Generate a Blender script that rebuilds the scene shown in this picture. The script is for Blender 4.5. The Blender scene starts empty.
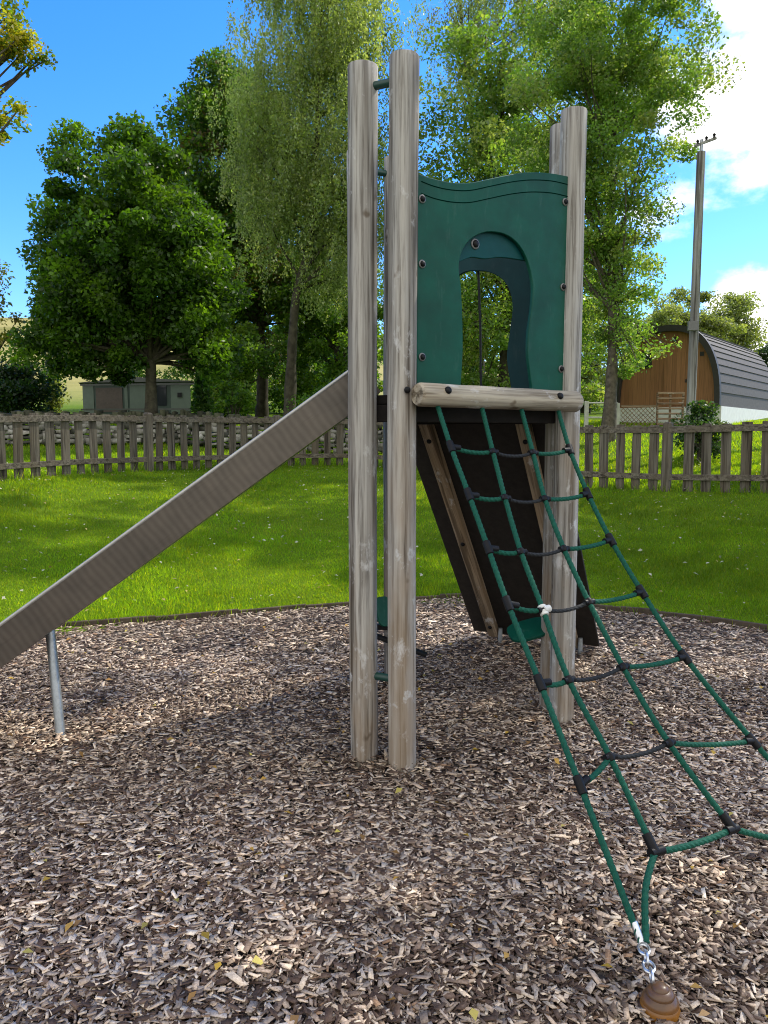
import bpy, bmesh, math, random
import numpy as np
from mathutils import Vector, Matrix
random.seed(7); rng = np.random.default_rng(7)
R = math.radians
scene = bpy.context.scene
col = scene.collection

# ------------------------------------------------------------------ camera
F = 770.0; TH = R(5.85); EYE = Vector((0, 0, 1.5))
cd = bpy.data.cameras.new('camera'); cam = bpy.data.objects.new('camera', cd); col.objects.link(cam)
cam.location = EYE; cam.rotation_euler = (R(90) - TH, 0, 0)
cd.sensor_width = 36; cd.lens = 36 * F / 1024; cd.clip_end = 3000; cd.clip_start = 0.05
scene.camera = cam

def ray(px, py):
    u = (px - 384) / F; v = (512 - py) / F
    return Vector((u, math.cos(TH) + v * math.sin(TH), -math.sin(TH) + v * math.cos(TH)))
def P(px, py, Y):                      # the world point seen at a pixel, at ground distance Y
    d = ray(px, py); return EYE + d * (Y / d.y)
def hit(px, py, p0, n):                # ray against a real plane of the scene
    d = ray(px, py); t = (Vector(p0) - EYE).dot(n) / d.dot(n); return EYE + d * t

# ------------------------------------------------------------------ terrain
PT = [-50, -0.2, 0, 3, 6, 8, 10, 14, 20, 30, 60, 120, 400]
PZ = [-.03, -.03, 0.0, .32, .65, .80, .88, 1.18, 1.66, 2.35, 4.0, 6.0, 10.0]
def gz_np(x, y):
    yb = np.maximum(6.8 - .13 * (x - .5) ** 2, 3.0)
    t = y - yb
    z = sum(np.interp(t + o, PT, PZ) for o in (-.5, 0, .5)) / 3
    z = np.where(t < -.5, -.03, np.where(t < .6, np.interp(t, [-.5, 0, .6], [-.03, .012, .075]), z))
    far = np.clip((y - 55) / 170, 0, 1); far = far * far * (3 - 2 * far)
    side = np.clip((-x / np.maximum(y, 1) + .35) / .7, 0, 1)
    z = z + far * (6 + 20 * side) * (1 + .12 * np.sin(x * .02) + .08 * np.sin(y * .013 + x * .01))
    return z
def gz(x, y): return float(gz_np(np.array([x * 1.0]), np.array([y * 1.0]))[0])

# ------------------------------------------------------------------ mesh helpers
class MB:
    def __init__(s): s.v = []; s.f = []
    def add(s, vs, fs):
        o = len(s.v); s.v.extend([tuple(v) for v in vs]); s.f.extend([tuple(i + o for i in f) for f in fs]); return s
    def box(s, c, size, rot=None, taper=1.0):
        c = Vector(c); h = [a / 2 for a in size]; vs = []
        for z in (-1, 1):
            k = taper if z > 0 else 1
            for x, y in ((-1, -1), (1, -1), (1, 1), (-1, 1)):
                p = Vector((x * h[0] * k, y * h[1] * k, z * h[2]))
                if rot is not None: p = rot @ p
                vs.append(p + c)
        return s.add(vs, [(3, 2, 1, 0), (4, 5, 6, 7), (0, 1, 5, 4), (1, 2, 6, 5), (2, 3, 7, 6), (3, 0, 4, 7)])
    def bar(s, a, b, w, h, up=(0, 0, 1)):
        a = Vector(a); b = Vector(b); d = b - a; x = d.normalized(); u = Vector(up)
        y = u.cross(x).normalized(); z = x.cross(y)
        return s.box((a + b) / 2, (d.length, w, h), Matrix((x, y, z)).transposed())
    def tube(s, pts, r, n=8, cap=True, twist=None):
        pts = [Vector(p) for p in pts]; k = len(pts)
        rs = r if isinstance(r, (list, tuple)) else [r] * k
        t0 = (pts[1] - pts[0]).normalized(); ref = Vector((0, 0, 1)) if abs(t0.z) < .9 else Vector((1, 0, 0))
        u = t0.cross(ref).normalized(); vs = []; L = 0
        for i, p in enumerate(pts):
            t = (pts[min(i + 1, k - 1)] - pts[max(i - 1, 0)]).normalized()
            u = (u - t * u.dot(t)).normalized(); w = t.cross(u)
            if i: L += (p - pts[i - 1]).length
            for j in range(n):
                a = 2 * math.pi * j / n; rr = rs[i]
                if twist: rr *= 1 + .10 * math.cos(3 * a - twist * L)
                vs.append(p + u * math.cos(a) * rr + w * math.sin(a) * rr)
        fs = [(i * n + j, i * n + (j + 1) % n, (i + 1) * n + (j + 1) % n, (i + 1) * n + j) for i in range(k - 1) for j in range(n)]
        if cap: fs += [tuple(range(n - 1, -1, -1)), tuple((k - 1) * n + j for j in range(n))]
        return s.add(vs, fs)
    def lathe(s, prof, c=(0, 0, 0), n=24, rot=None):
        c = Vector(c); vs = []; k = len(prof)
        for r, z in prof:
            for j in range(n):
                a = 2 * math.pi * j / n; p = Vector((r * math.cos(a), r * math.sin(a), z))
                if rot is not None: p = rot @ p
                vs.append(p + c)
        fs = [(i * n + j, i * n + (j + 1) % n, (i + 1) * n + (j + 1) % n, (i + 1) * n + j) for i in range(k - 1) for j in range(n)]
        fs += [tuple(range(n - 1, -1, -1)), tuple((k - 1) * n + j for j in range(n))]
        return s.add(vs, fs)
    def torus(s, c, R1, r, rot, n=20, m=8, stretch=1.0):
        c = Vector(c); vs = []
        for i in range(n):
            a = 2 * math.pi * i / n
            for j in range(m):
                b = 2 * math.pi * j / m
                p = Vector(((R1 + r * math.cos(b)) * math.cos(a) * stretch, (R1 + r * math.cos(b)) * math.sin(a), r * math.sin(b)))
                vs.append(rot @ p + c)
        fs = [(i * m + j, ((i + 1) % n) * m + j, ((i + 1) % n) * m + (j + 1) % m, i * m + (j + 1) % m) for i in range(n) for j in range(m)]
        return s.add(vs, fs)
    def prism(s, poly, a, b):              # poly: 2-D points; a(p) and b(p) lift them to the two faces
        n = len(poly); vs = [a(p) for p in poly] + [b(p) for p in poly]
        fs = [tuple(range(n - 1, -1, -1)), tuple(range(n, 2 * n))] + [(i, (i + 1) % n, n + (i + 1) % n, n + i) for i in range(n)]
        return s.add(vs, fs)
    def build(s, name, mat, parent=None, origin=None, bevel=0, smooth=False):
        o0 = Vector(origin) if origin is not None else (world_loc(parent) if parent else Vector((0, 0, 0)))
        me = bpy.data.meshes.new(name)
        me.from_pydata([tuple(Vector(v) - o0) for v in s.v], [], s.f)
        bm = bmesh.new(); bm.from_mesh(me); bmesh.ops.recalc_face_normals(bm, faces=bm.faces); bm.to_mesh(me); bm.free()
        return place(name, me, mat, parent, o0, bevel, smooth)

def place(name, me, mat, parent, o0, bevel=0, smooth=False):
    me.materials.append(mat)
    o = bpy.data.objects.new(name, me); col.objects.link(o)
    if parent: o.parent = parent; o.location = o0 - world_loc(parent)
    else: o.location = o0
    if smooth: me.polygons.foreach_set('use_smooth', [True] * len(me.polygons))
    if bevel:
        m = o.modifiers.new('bevel', 'BEVEL'); m.width = bevel; m.segments = 2; m.limit_method = 'ANGLE'; m.angle_limit = R(40)
        m.harden_normals = False
    if smooth:
        try: me.set_sharp_from_angle(angle=R(40))
        except Exception: pass
    return o

def world_loc(o):
    v = Vector((0, 0, 0))
    while o: v = v + Vector(o.location); o = o.parent
    return v
def tag(o, label=None, cat=None, group=None, kind=None):
    if label: o['label'] = label
    if cat: o['category'] = cat
    if group: o['group'] = group
    if kind: o['kind'] = kind
    return o
def thing(name, loc, label, cat, group=None):
    o = bpy.data.objects.new(name, None); col.objects.link(o); o.location = loc; o.empty_display_size = .1
    return tag(o, label, cat, group)
def dup(o, parent=None, loc=None):
    c = o.copy(); col.objects.link(c)
    if parent: c.parent = parent
    if loc is not None: c.location = loc
    for ch in list(o.children):
        d = dup(ch, c)
    return c

def np_mesh(name, V, Fc, colr, mat, origin=(0, 0, 0), parent=None, smooth=False):
    """V (n,3) array, Fc (m,k) array of equal-size faces, colr (m,3) face colours"""
    me = bpy.data.meshes.new(name); n = len(V); m, k = Fc.shape
    me.vertices.add(n); me.vertices.foreach_set('co', (V - np.array(origin)).astype(np.float32).ravel())
    me.loops.add(m * k); me.loops.foreach_set('vertex_index', Fc.astype(np.int32).ravel())
    me.polygons.add(m); me.polygons.foreach_set('loop_start', np.arange(0, m * k, k, dtype=np.int32))
    try: me.polygons.foreach_set('loop_total', np.full(m, k, dtype=np.int32))
    except Exception: pass
    me.update(calc_edges=True)
    if colr is not None:
        at = me.attributes.new('tint', 'FLOAT_COLOR', 'FACE')
        c4 = np.ones((m, 4), np.float32); c4[:, :3] = colr; at.data.foreach_set('color', c4.ravel())
    me.validate()
    return place(name, me, mat, parent, Vector(origin), 0, smooth)

# ------------------------------------------------------------------ materials
def nt(name):
    m = bpy.data.materials.new(name); m.use_nodes = True; t = m.node_tree
    return m, t, t.nodes['Principled BSDF'], t.nodes, t.links
def ramp(ns, stops):
    r = ns.new('ShaderNodeValToRGB'); e = r.color_ramp.elements
    while len(e) < len(stops): e.new(.5)
    for el, (p, c) in zip(e, stops): el.position = p; el.color = (*c, 1)
    return r
def mixc(ns, ls, fac, a, b, mode='MIX'):
    x = ns.new('ShaderNodeMix'); x.data_type = 'RGBA'; x.blend_type = mode
    for sock, val in ((x.inputs[0], fac), (x.inputs[6], a), (x.inputs[7], b)):
        if isinstance(val, (int, float)): sock.default_value = val
        elif isinstance(val, (tuple, list)): sock.default_value = (*val, 1)
        else: ls.new(val, sock)
    return x.outputs[2]
def noise(ns, ls, vec, scale, detail=4, rough=.55, sc3=None):
    if sc3:
        mp = ns.new('ShaderNodeMapping'); mp.inputs['Scale'].default_value = sc3; ls.new(vec, mp.inputs[0]); vec = mp.outputs[0]
    n = ns.new('ShaderNodeTexNoise'); n.inputs['Scale'].default_value = scale; n.inputs['Detail'].default_value = detail
    n.inputs['Roughness'].default_value = rough; ls.new(vec, n.inputs['Vector']); return n.outputs['Fac']
def objvec(ns, ls):                    # object coordinates shifted per object so copies differ
    tc = ns.new('ShaderNodeTexCoord'); oi = ns.new('ShaderNodeObjectInfo')
    mu = ns.new('ShaderNodeVectorMath'); mu.operation = 'MULTIPLY_ADD'
    cb = ns.new('ShaderNodeCombineXYZ'); ls.new(oi.outputs['Random'], cb.inputs[0]); ls.new(oi.outputs['Random'], cb.inputs[1]); ls.new(oi.outputs['Random'], cb.inputs[2])
    ls.new(cb.outputs[0], mu.inputs[0]); mu.inputs[1].default_value = (17, 31, 47); ls.new(tc.outputs['Object'], mu.inputs[2])
    return mu.outputs[0], tc.outputs['Object']
def bump(ns, ls, h, strength, dist, bsdf):
    b = ns.new('ShaderNodeBump'); b.inputs['Strength'].default_value = strength; b.inputs['Distance'].default_value = dist
    ls.new(h, b.inputs['Height']); ls.new(b.outputs[0], bsdf.inputs['Normal'])

def wood(name, light, dark, brown, axis='z', scale=1.0, brown_low=False, stains=True):
    m, t, b, ns, ls = nt(name)
    v, raw = objvec(ns, ls)
    st = {'z': (1, 1, .035), 'x': (.035, 1, 1), 'y': (1, .035, 1)}[axis]
    st2 = {'z': (1, 1, .25), 'x': (.25, 1, 1), 'y': (1, .25, 1)}[axis]
    g = noise(ns, ls, v, 70 * scale, 6, .65, st)
    g2 = noise(ns, ls, v, 16 * scale, 4, .6, st)
    big = noise(ns, ls, v, 5 * scale, 4, .6, st2)
    c = mixc(ns, ls, ramp_out(ns, ls, g, [(.32, dark), (.5, light), (.75, tuple(min(1, a * 1.18) for a in light))]), (0, 0, 0), (1, 1, 1)) if False else None
    r1 = ramp(ns, [(.37, dark), (.50, light), (.64, tuple(a * 1.22 for a in light))]); ls.new(g, r1.inputs[0])
    c = r1.outputs[0]
    g3 = noise(ns, ls, v, 26 * scale, 3, .5, {'z': (1, 1, .02), 'x': (.02, 1, 1), 'y': (1, .02, 1)}[axis])
    r6 = ramp(ns, [(.40, (.58, .56, .54)), (.5, (1, 1, 1)), (.62, (1.2, 1.19, 1.17))]); ls.new(g3, r6.inputs[0]); c = mixc(ns, ls, 1, c, r6.outputs[0], 'MULTIPLY')
    r2 = ramp(ns, [(.42, (0, 0, 0)), (.62, (1, 1, 1))]); ls.new(big, r2.inputs[0]); fac = r2.outputs[0]
    if brown_low:
        sx = ns.new('ShaderNodeSeparateXYZ'); ls.new(raw, sx.inputs[0])
        mr = ns.new('ShaderNodeMapRange'); mr.inputs[1].default_value = 2.3; mr.inputs[2].default_value = .6
        mr.inputs[3].default_value = .15; mr.inputs[4].default_value = .95; ls.new(sx.outputs[2], mr.inputs[0])
        mm = ns.new('ShaderNodeMath'); mm.operation = 'MULTIPLY'; ls.new(fac, mm.inputs[0]); ls.new(mr.outputs[0], mm.inputs[1]); fac = mm.outputs[0]
    c = mixc(ns, ls, fac, c, mixc(ns, ls, .65, c, brown))
    r3 = ramp(ns, [(.0, (.15, .14, .13)), (.385, (.36, .33, .30)), (.425, (1, 1, 1))]); ls.new(g2, r3.inputs[0])
    c = mixc(ns, ls, .85, c, r3.outputs[0], 'MULTIPLY')
    if stains:
        s = noise(ns, ls, v, 9 * scale, 5, .7, {'z': (1, 1, .5), 'x': (.5, 1, 1), 'y': (1, .5, 1)}[axis])
        r4 = ramp(ns, [(.58, (0, 0, 0)), (.68, (1, 1, 1))]); ls.new(s, r4.inputs[0])
        c = mixc(ns, ls, r4.outputs[0], c, mixc(ns, ls, .65, c, (.62, .62, .62)))
        s2 = noise(ns, ls, v, 14 * scale, 2, .5, {'z': (1, 1, .6), 'x': (.6, 1, 1), 'y': (1, .6, 1)}[axis])
        r5 = ramp(ns, [(.70, (1, 1, 1)), (.76, (.35, .27, .2))]); ls.new(s2, r5.inputs[0])
        c = mixc(ns, ls, .8, c, r5.outputs[0], 'MULTIPLY')
    if brown_low:                       # pale knocks and scuffs where feet and mowers reach
        hn = noise(ns, ls, v, 3.0, 2, .5); hz = ns.new('ShaderNodeMath'); hz.operation = 'MULTIPLY_ADD'; ls.new(hn, hz.inputs[0]); hz.inputs[1].default_value = .9; ls.new(sx.outputs[2], hz.inputs[2])
        for zc, wd in ((.80, .16), (1.45, .14)):
            dz = ns.new('ShaderNodeMath'); dz.operation = 'SUBTRACT'; ls.new(hz.outputs[0], dz.inputs[0]); dz.inputs[1].default_value = zc
            ab = ns.new('ShaderNodeMath'); ab.operation = 'ABSOLUTE'; ls.new(dz.outputs[0], ab.inputs[0])
            mk = ns.new('ShaderNodeMapRange'); mk.inputs[1].default_value = wd; mk.inputs[2].default_value = 0; mk.inputs[4].default_value = .20; ls.new(ab.outputs[0], mk.inputs[0])
            sn = noise(ns, ls, v, 24, 5, .7, (1, 1, .6)); ad = ns.new('ShaderNodeMath'); ls.new(sn, ad.inputs[0]); ls.new(mk.outputs[0], ad.inputs[1])
            rk = ramp(ns, [(.70, (0, 0, 0)), (.82, (1, 1, 1))]); ls.new(ad.outputs[0], rk.inputs[0]); c = mixc(ns, ls, rk.outputs[0], c, mixc(ns, ls, .7, c, (.56, .57, .58)))
    ls.new(c, b.inputs['Base Color']); b.inputs['Roughness'].default_value = .8
    b.inputs['Specular IOR Level'].default_value = .3
    bump(ns, ls, g, .6, .004, b)
    return m

def plain(name, c, rough=.5, metal=0, var=.15, scale=12, spec=.5, bmp=0, scuff=False):
    m, t, b, ns, ls = nt(name); v, raw = objvec(ns, ls)
    n = noise(ns, ls, v, scale, 5, .65)
    r = ramp(ns, [(.3, tuple(a * (1 - var) for a in c)), (.7, tuple(min(1, a * (1 + var)) for a in c))]); ls.new(n, r.inputs[0])
    ls.new(r.outputs[0], b.inputs['Base Color']); b.inputs['Roughness'].default_value = rough; b.inputs['Metallic'].default_value = metal
    b.inputs['Specular IOR Level'].default_value = spec
    if scuff:
        s1 = noise(ns, ls, v, 22, 6, .75, (1, 1, .25)); q1 = ramp(ns, [(.56, (0, 0, 0)), (.72, (1, 1, 1))]); ls.new(s1, q1.inputs[0])
        s2 = noise(ns, ls, v, 60, 4, .7, (.3, .3, 1)); q2 = ramp(ns, [(.74, (0, 0, 0)), (.78, (1, 1, 1))]); ls.new(s2, q2.inputs[0])
        s3 = noise(ns, ls, v, 3.5, 3, .6); q3 = ramp(ns, [(.35, (.72, .74, .76)), (.65, (1.15, 1.12, 1.1))]); ls.new(s3, q3.inputs[0])
        cc = mixc(ns, ls, 1, r.outputs[0], q3.outputs[0], 'MULTIPLY')
        cc = mixc(ns, ls, q1.outputs[0], cc, mixc(ns, ls, .05, cc, (.35, .42, .38))); cc = mixc(ns, ls, q2.outputs[0], cc, mixc(ns, ls, .12, cc, (.5, .55, .5)))
        ls.new(cc, b.inputs['Base Color'])
    n2 = noise(ns, ls, v, scale * 3, 4, .6)
    mr = ns.new('ShaderNodeMapRange'); mr.inputs[3].default_value = max(0, rough - .1); mr.inputs[4].default_value = min(1, rough + .12)
    ls.new(n2, mr.inputs[0]); ls.new(mr.outputs[0], b.inputs['Roughness'])
    if bmp: bump(ns, ls, n2, bmp, .003, b)
    return m

def leaf_mat(name, trans=.4, tint=(1.25, 1.25, .5), rough=.45, spec=.4):
    m, t, b, ns, ls = nt(name)
    a = ns.new('ShaderNodeAttribute'); a.attribute_name = 'tint'
    ls.new(a.outputs['Color'], b.inputs['Base Color']); b.inputs['Roughness'].default_value = rough
    b.inputs['Specular IOR Level'].default_value = spec
    tr = ns.new('ShaderNodeBsdfTranslucent'); ls.new(mixc(ns, ls, 1.0, a.outputs['Color'], tint, 'MULTIPLY'), tr.inputs[0])
    mx = ns.new('ShaderNodeMixShader'); mx.inputs[0].default_value = trans
    ls.new(b.outputs[0], mx.inputs[1]); ls.new(tr.outputs[0], mx.inputs[2]); ls.new(mx.outputs[0], ns['Material Output'].inputs[0])
    return m

M = {}
M['post'] = wood('weathered_post_wood', (.318, .306, .284), (.158, .147, .132), (.215, .142, .075), 'z', brown_low=True)
M['beam'] = wood('rounded_beam_wood', (.33, .295, .235), (.19, .16, .12), (.29, .22, .14), 'x')
M['batten'] = wood('batten_wood', (.30, .235, .165), (.17, .125, .085), (.27, .18, .10), 'z', 1.3)
M['fence'] = wood('fence_wood', (.112, .100, .080), (.054, .047, .037), (.092, .072, .047), 'z', 1.0, stains=False)
M['rail'] = wood('fence_rail_wood', (.128, .113, .09), (.06, .052, .042), (.10, .08, .053), 'x', 1.0, stains=False)
M['polewood'] = wood('utility_pole_wood', (.29, .292, .285), (.19, .19, .182), (.25, .245, .225), 'z', .6, stains=False)
M['panel'] = plain('green_plastic_sheet', (.0018, .064, .042), .46, 0, .2, 6, .2, .05, True)
M['panelback'] = plain('teal_plastic_sheet', (.002, .036, .044), .5, 0, .14, 6, .2, .05, True)
M['lobe'] = plain('blue_green_plastic_sheet', (.003, .056, .060), .5, 0, .12, 8, .15, .05)
M['black'] = plain('black_plastic', (.006, .006, .007), .5, 0, .2, 30, .2)
M['groove'] = plain('dark_groove', (.001, .018, .012), .9, 0, .1, 30, .0)
M['rubber'] = plain('dark_phenolic_board', (.021, .018, .0155), .6, 0, .35, 25, .3, .15)
M['deck'] = plain('dark_deck_board', (.014, .012, .011), .8, 0, .3, 20, .15)
M['washer'] = plain('grey_washer', (.15, .15, .15), .4, .3, .15, 40)
M['steel'] = plain('galvanised_steel', (.34, .37, .39), .42, .75, .18, 30)
M['chain'] = plain('bright_chain_steel', (.62, .64, .66), .3, .9, .15, 60)
M['rope'] = plain('green_rope', (.004, .072, .045), .75, 0, .3, 120, .25, .3)
M['ropeblack'] = plain('black_rope', (.018, .020, .022), .75, 0, .3, 120, .25, .3)
M['tape'] = plain('white_tape', (.62, .62, .58), .6, 0, .2, 60, .3, .4)
M['tie'] = plain('dark_green_tube', (.006, .045, .035), .4, 0, .2, 20)
M['white'] = plain('white_paint', (.72, .72, .70), .55, 0, .08, 6); M['offwhite'] = plain('weathered_white_paint', (.42, .42, .38), .7, 0, .2, 6)
M['edging'] = plain('dark_edging_timber', (.075, .058, .042), .85, 0, .4, 14, .2, .4)
M['glass'] = plain('dark_window_glass', (.02, .024, .028), .08, 0, .1, 4, .6)
M['bark'] = plain('tree_bark', (.10, .085, .065), .9, 0, .55, 9, .2, .8)
M['barkdark'] = plain('dark_mossy_bark', (.055, .050, .034), .9, 0, .6, 6, .2, .8)
M['stone'] = None

# slide steel; faint cross bands are reflections painted into its colour
def slide_mat():
    m, t, b, ns, ls = nt('brushed_slide_steel'); v, raw = objvec(ns, ls)
    w = ns.new('ShaderNodeTexWave'); w.wave_type = 'BANDS'; w.bands_direction = 'X'; w.inputs['Scale'].default_value = 8.8
    w.inputs['Distortion'].default_value = 2.6; w.inputs['Detail'].default_value = 2; w.inputs['Detail Scale'].default_value = .8
    mp = ns.new('ShaderNodeMapping'); mp.inputs['Rotation'].default_value = (0, R(36), 0); ls.new(raw, mp.inputs[0]); ls.new(mp.outputs[0], w.inputs['Vector'])
    refl_band = noise(ns, ls, mp.outputs[0], 15, 3, .6, (1, .06, .06)); scr = noise(ns, ls, mp.outputs[0], 40, 3, .7, (.05, 1, 1))
    n = noise(ns, ls, v, 7, 5, .6)
    r = ramp(ns, [(.0, (.098, .083, .070)), (1, (.140, .121, .104))]); ls.new(mixc(ns, ls, .45, w.outputs['Fac'], refl_band), r.inputs[0])
    r2 = ramp(ns, [(.3, (.8, .8, .8)), (.7, (1.1, 1.08, 1.05))]); ls.new(n, r2.inputs[0])
    r7 = ramp(ns, [(.34, (.9, .9, .9)), (.42, (1, 1, 1)), (.66, (1, 1, 1)), (.72, (1.15, 1.15, 1.15))]); ls.new(scr, r7.inputs[0])
    ls.new(mixc(ns, ls, 1, mixc(ns, ls, 1, r.outputs[0], r2.outputs[0], 'MULTIPLY'), r7.outputs[0], 'MULTIPLY'), b.inputs['Base Color'])
    b.inputs['Metallic'].default_value = .6; b.inputs['Roughness'].default_value = .42
    bump(ns, ls, n, .08, .01, b)
    return m
M['slide'] = slide_mat()
M['rim'] = plain('slide_rim_steel', (.42, .41, .39), .5, .6, .12, 20)

def lawn_mat(name, hill=False):
    m, t, b, ns, ls = nt(name)
    g = ns.new('ShaderNodeNewGeometry')
    n1 = noise(ns, ls, g.outputs['Position'], .7, 5, .6); n2 = noise(ns, ls, g.outputs['Position'], 60, 4, .7)
    r1 = ramp(ns, [(.3, (.08, .15, .006)), (.7, (.15, .235, .010))]); ls.new(n1, r1.inputs[0])
    r2 = ramp(ns, [(.3, (.45, .5, .4)), (.7, (1.2, 1.15, 1.0))]); ls.new(n2, r2.inputs[0])
    c = mixc(ns, ls, 1, r1.outputs[0], r2.outputs[0], 'MULTIPLY')
    sx = ns.new('ShaderNodeSeparateXYZ'); ls.new(g.outputs['Position'], sx.inputs[0])
    mr = ns.new('ShaderNodeMapRange'); mr.inputs[1].default_value = 45; mr.inputs[2].default_value = 90; ls.new(sx.outputs[1], mr.inputs[0])
    n3 = noise(ns, ls, g.outputs['Position'], .05, 6, .65)
    r3 = ramp(ns, [(.35, (.20, .19, .055)), (.55, (.34, .30, .11)), (.7, (.12, .16, .04))]); ls.new(n3, r3.inputs[0])
    c = mixc(ns, ls, mr.outputs[0], c, r3.outputs[0])
    ls.new(c, b.inputs['Base Color']); b.inputs['Roughness'].default_value = .95; b.inputs['Specular IOR Level'].default_value = .1
    bump(ns, ls, n2, .6, .03, b)
    return m
M['lawn'] = lawn_mat('lawn_ground')

def soil_mat():
    m, t, b, ns, ls = nt('bark_mulch_ground'); g = ns.new('ShaderNodeNewGeometry')
    vo = ns.new('ShaderNodeTexVoronoi'); vo.inputs['Scale'].default_value = 45; ls.new(g.outputs['Position'], vo.inputs['Vector'])
    r = ramp(ns, [(0, (.02, .015, .012)), (.6, (.07, .053, .042)), (1, (.22, .18, .15))])
    sp = ns.new('ShaderNodeSeparateColor'); ls.new(vo.outputs['Color'], sp.inputs[0]); ls.new(sp.outputs[0], r.inputs[0])
    ls.new(r.outputs[0], b.inputs['Base Color']); b.inputs['Roughness'].default_value = .95
    bump(ns, ls, vo.outputs['Distance'], 1, .02, b)
    return m
M['soil'] = soil_mat()
def chip_mat():
    m, t, b, ns, ls = nt('wood_chip'); a = ns.new('ShaderNodeAttribute'); a.attribute_name = 'tint'
    g = ns.new('ShaderNodeNewGeometry'); n = noise(ns, ls, g.outputs['Position'], 160, 4, .7)
    r = ramp(ns, [(.3, (.55, .52, .5)), (.7, (1.2, 1.2, 1.2))]); ls.new(n, r.inputs[0])
    ls.new(mixc(ns, ls, 1, a.outputs['Color'], r.outputs[0], 'MULTIPLY'), b.inputs['Base Color'])
    b.inputs['Roughness'].default_value = .6; b.inputs['Specular IOR Level'].default_value = .25
    return m
M['chip'] = chip_mat()
M['leaf'] = leaf_mat('tree_leaf', .52, (1.95, 2.0, .5), .42, .4)
M['grass'] = leaf_mat('grass_blade', .6, (3.9, 2.9, .35), .55, .25)
M['fallen'] = leaf_mat('fallen_leaf', .25, (1, 1, .8))

# ------------------------------------------------------------------ light and sky
SUN_AZ = R(56); SUN_EL = R(47)         # azimuth clockwise from +Y (towards +X)
sd = Vector((math.sin(SUN_AZ) * math.cos(SUN_EL), math.cos(SUN_AZ) * math.cos(SUN_EL), math.sin(SUN_EL)))
sl = bpy.data.lights.new('sun', 'SUN'); sl.energy = 5.0; sl.angle = R(.5); sl.color = (1, .93, .80)
so = bpy.data.objects.new('sun', sl); col.objects.link(so); so.rotation_euler = sd.to_track_quat('Z', 'Y').to_euler(); so.location = (20, 15, 30)
W = bpy.data.worlds.new('World'); scene.world = W; W.use_nodes = True
ns, ls = W.node_tree.nodes, W.node_tree.links
bg = ns['Background']; bg.inputs[1].default_value = .15
sky = ns.new('ShaderNodeTexSky'); sky.sky_type = 'NISHITA'; sky.sun_disc = False; sky.sun_elevation = SUN_EL; sky.sun_rotation = SUN_AZ
sky.air_density = 1.0; sky.dust_density = .3; sky.ozone_density = 2.5
hs = ns.new('ShaderNodeHueSaturation'); hs.inputs['Saturation'].default_value = 1.22; hs.inputs['Value'].default_value = 2.05; ls.new(mixc(ns, ls, 1.0, sky.outputs[0], (.70, .79, 1.02), 'MULTIPLY'), hs.inputs['Color'])
tc = ns.new('ShaderNodeTexCoord')
def wmath(op, a, b=None):
    n = ns.new('ShaderNodeMath'); n.operation = op
    for i, v in enumerate((a, b)):
        if v is None: continue
        if isinstance(v, (int, float)): n.inputs[i].default_value = v
        else: ls.new(v, n.inputs[i])
    return n.outputs[0]
cl = noise(ns, ls, tc.outputs['Generated'], 5.5, 9, .56, (1, 1, 1.7))
bias = None
for dirp, rad, w in [((815, 5), .30, .40), ((730, 140), .17, .20), ((650, 178), .12, .10), ((775, 320), .13, .42), ((1000, 240), .3, .3), ((1100, 60), .3, .3)]:
    d = ray(*dirp).normalized(); vm = ns.new('ShaderNodeVectorMath'); vm.operation = 'DISTANCE'
    ls.new(tc.outputs['Generated'], vm.inputs[0]); vm.inputs[1].default_value = d
    q = ns.new('ShaderNodeMapRange'); q.inputs[1].default_value = rad; q.inputs[2].default_value = 0; q.inputs[3].default_value = 0; q.inputs[4].default_value = w
    q.interpolation_type = 'SMOOTHSTEP'; ls.new(vm.outputs['Value'], q.inputs[0])
    bias = q.outputs[0] if bias is None else wmath('MAXIMUM', bias, q.outputs[0])
sxy = ns.new('ShaderNodeSeparateXYZ'); ls.new(tc.outputs['Generated'], sxy.inputs[0])
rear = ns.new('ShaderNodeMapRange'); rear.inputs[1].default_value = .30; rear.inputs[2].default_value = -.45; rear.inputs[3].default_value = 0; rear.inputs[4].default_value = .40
ls.new(sxy.outputs[1], rear.inputs[0]); bias = wmath('MAXIMUM', bias, rear.outputs[0])      # cloud added behind the camera as unseen fill light
mask = ns.new('ShaderNodeMapRange'); mask.inputs[1].default_value = .62; mask.inputs[2].default_value = .76; mask.interpolation_type = 'SMOOTHSTEP'
ls.new(wmath('ADD', cl, bias), mask.inputs[0])
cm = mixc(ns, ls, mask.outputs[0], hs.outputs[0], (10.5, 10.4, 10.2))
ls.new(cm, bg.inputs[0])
scene.view_settings.view_transform = 'Standard'; scene.view_settings.look = 'None'; scene.view_settings.exposure = 0

# ------------------------------------------------------------------ ground sheets
def spaced(a, b, n, p):
    t = np.linspace(-1, 1, n); return np.where(t < 0, -np.abs(t) ** p * abs(a), np.abs(t) ** p * b)
xs = spaced(-500, 500, 221, 3.0); ys = np.concatenate([np.linspace(-60, 2, 24), np.linspace(2.3, 30, 110), 30 + np.linspace(0, 1, 60)[1:] ** 2 * 870])
X, Y = np.meshgrid(xs, ys); Z = gz_np(X, Y)
V = np.stack([X.ravel(), Y.ravel(), Z.ravel()], 1); nx, ny = len(xs), len(ys)
I, J = np.meshgrid(np.arange(nx - 1), np.arange(ny - 1)); b0 = (J * nx + I).ravel()
gr = np_mesh('ground', V, np.stack([b0, b0 + 1, b0 + 1 + nx, b0 + nx], 1), None, M['lawn'], smooth=True); tag(gr, kind='structure')

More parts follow.
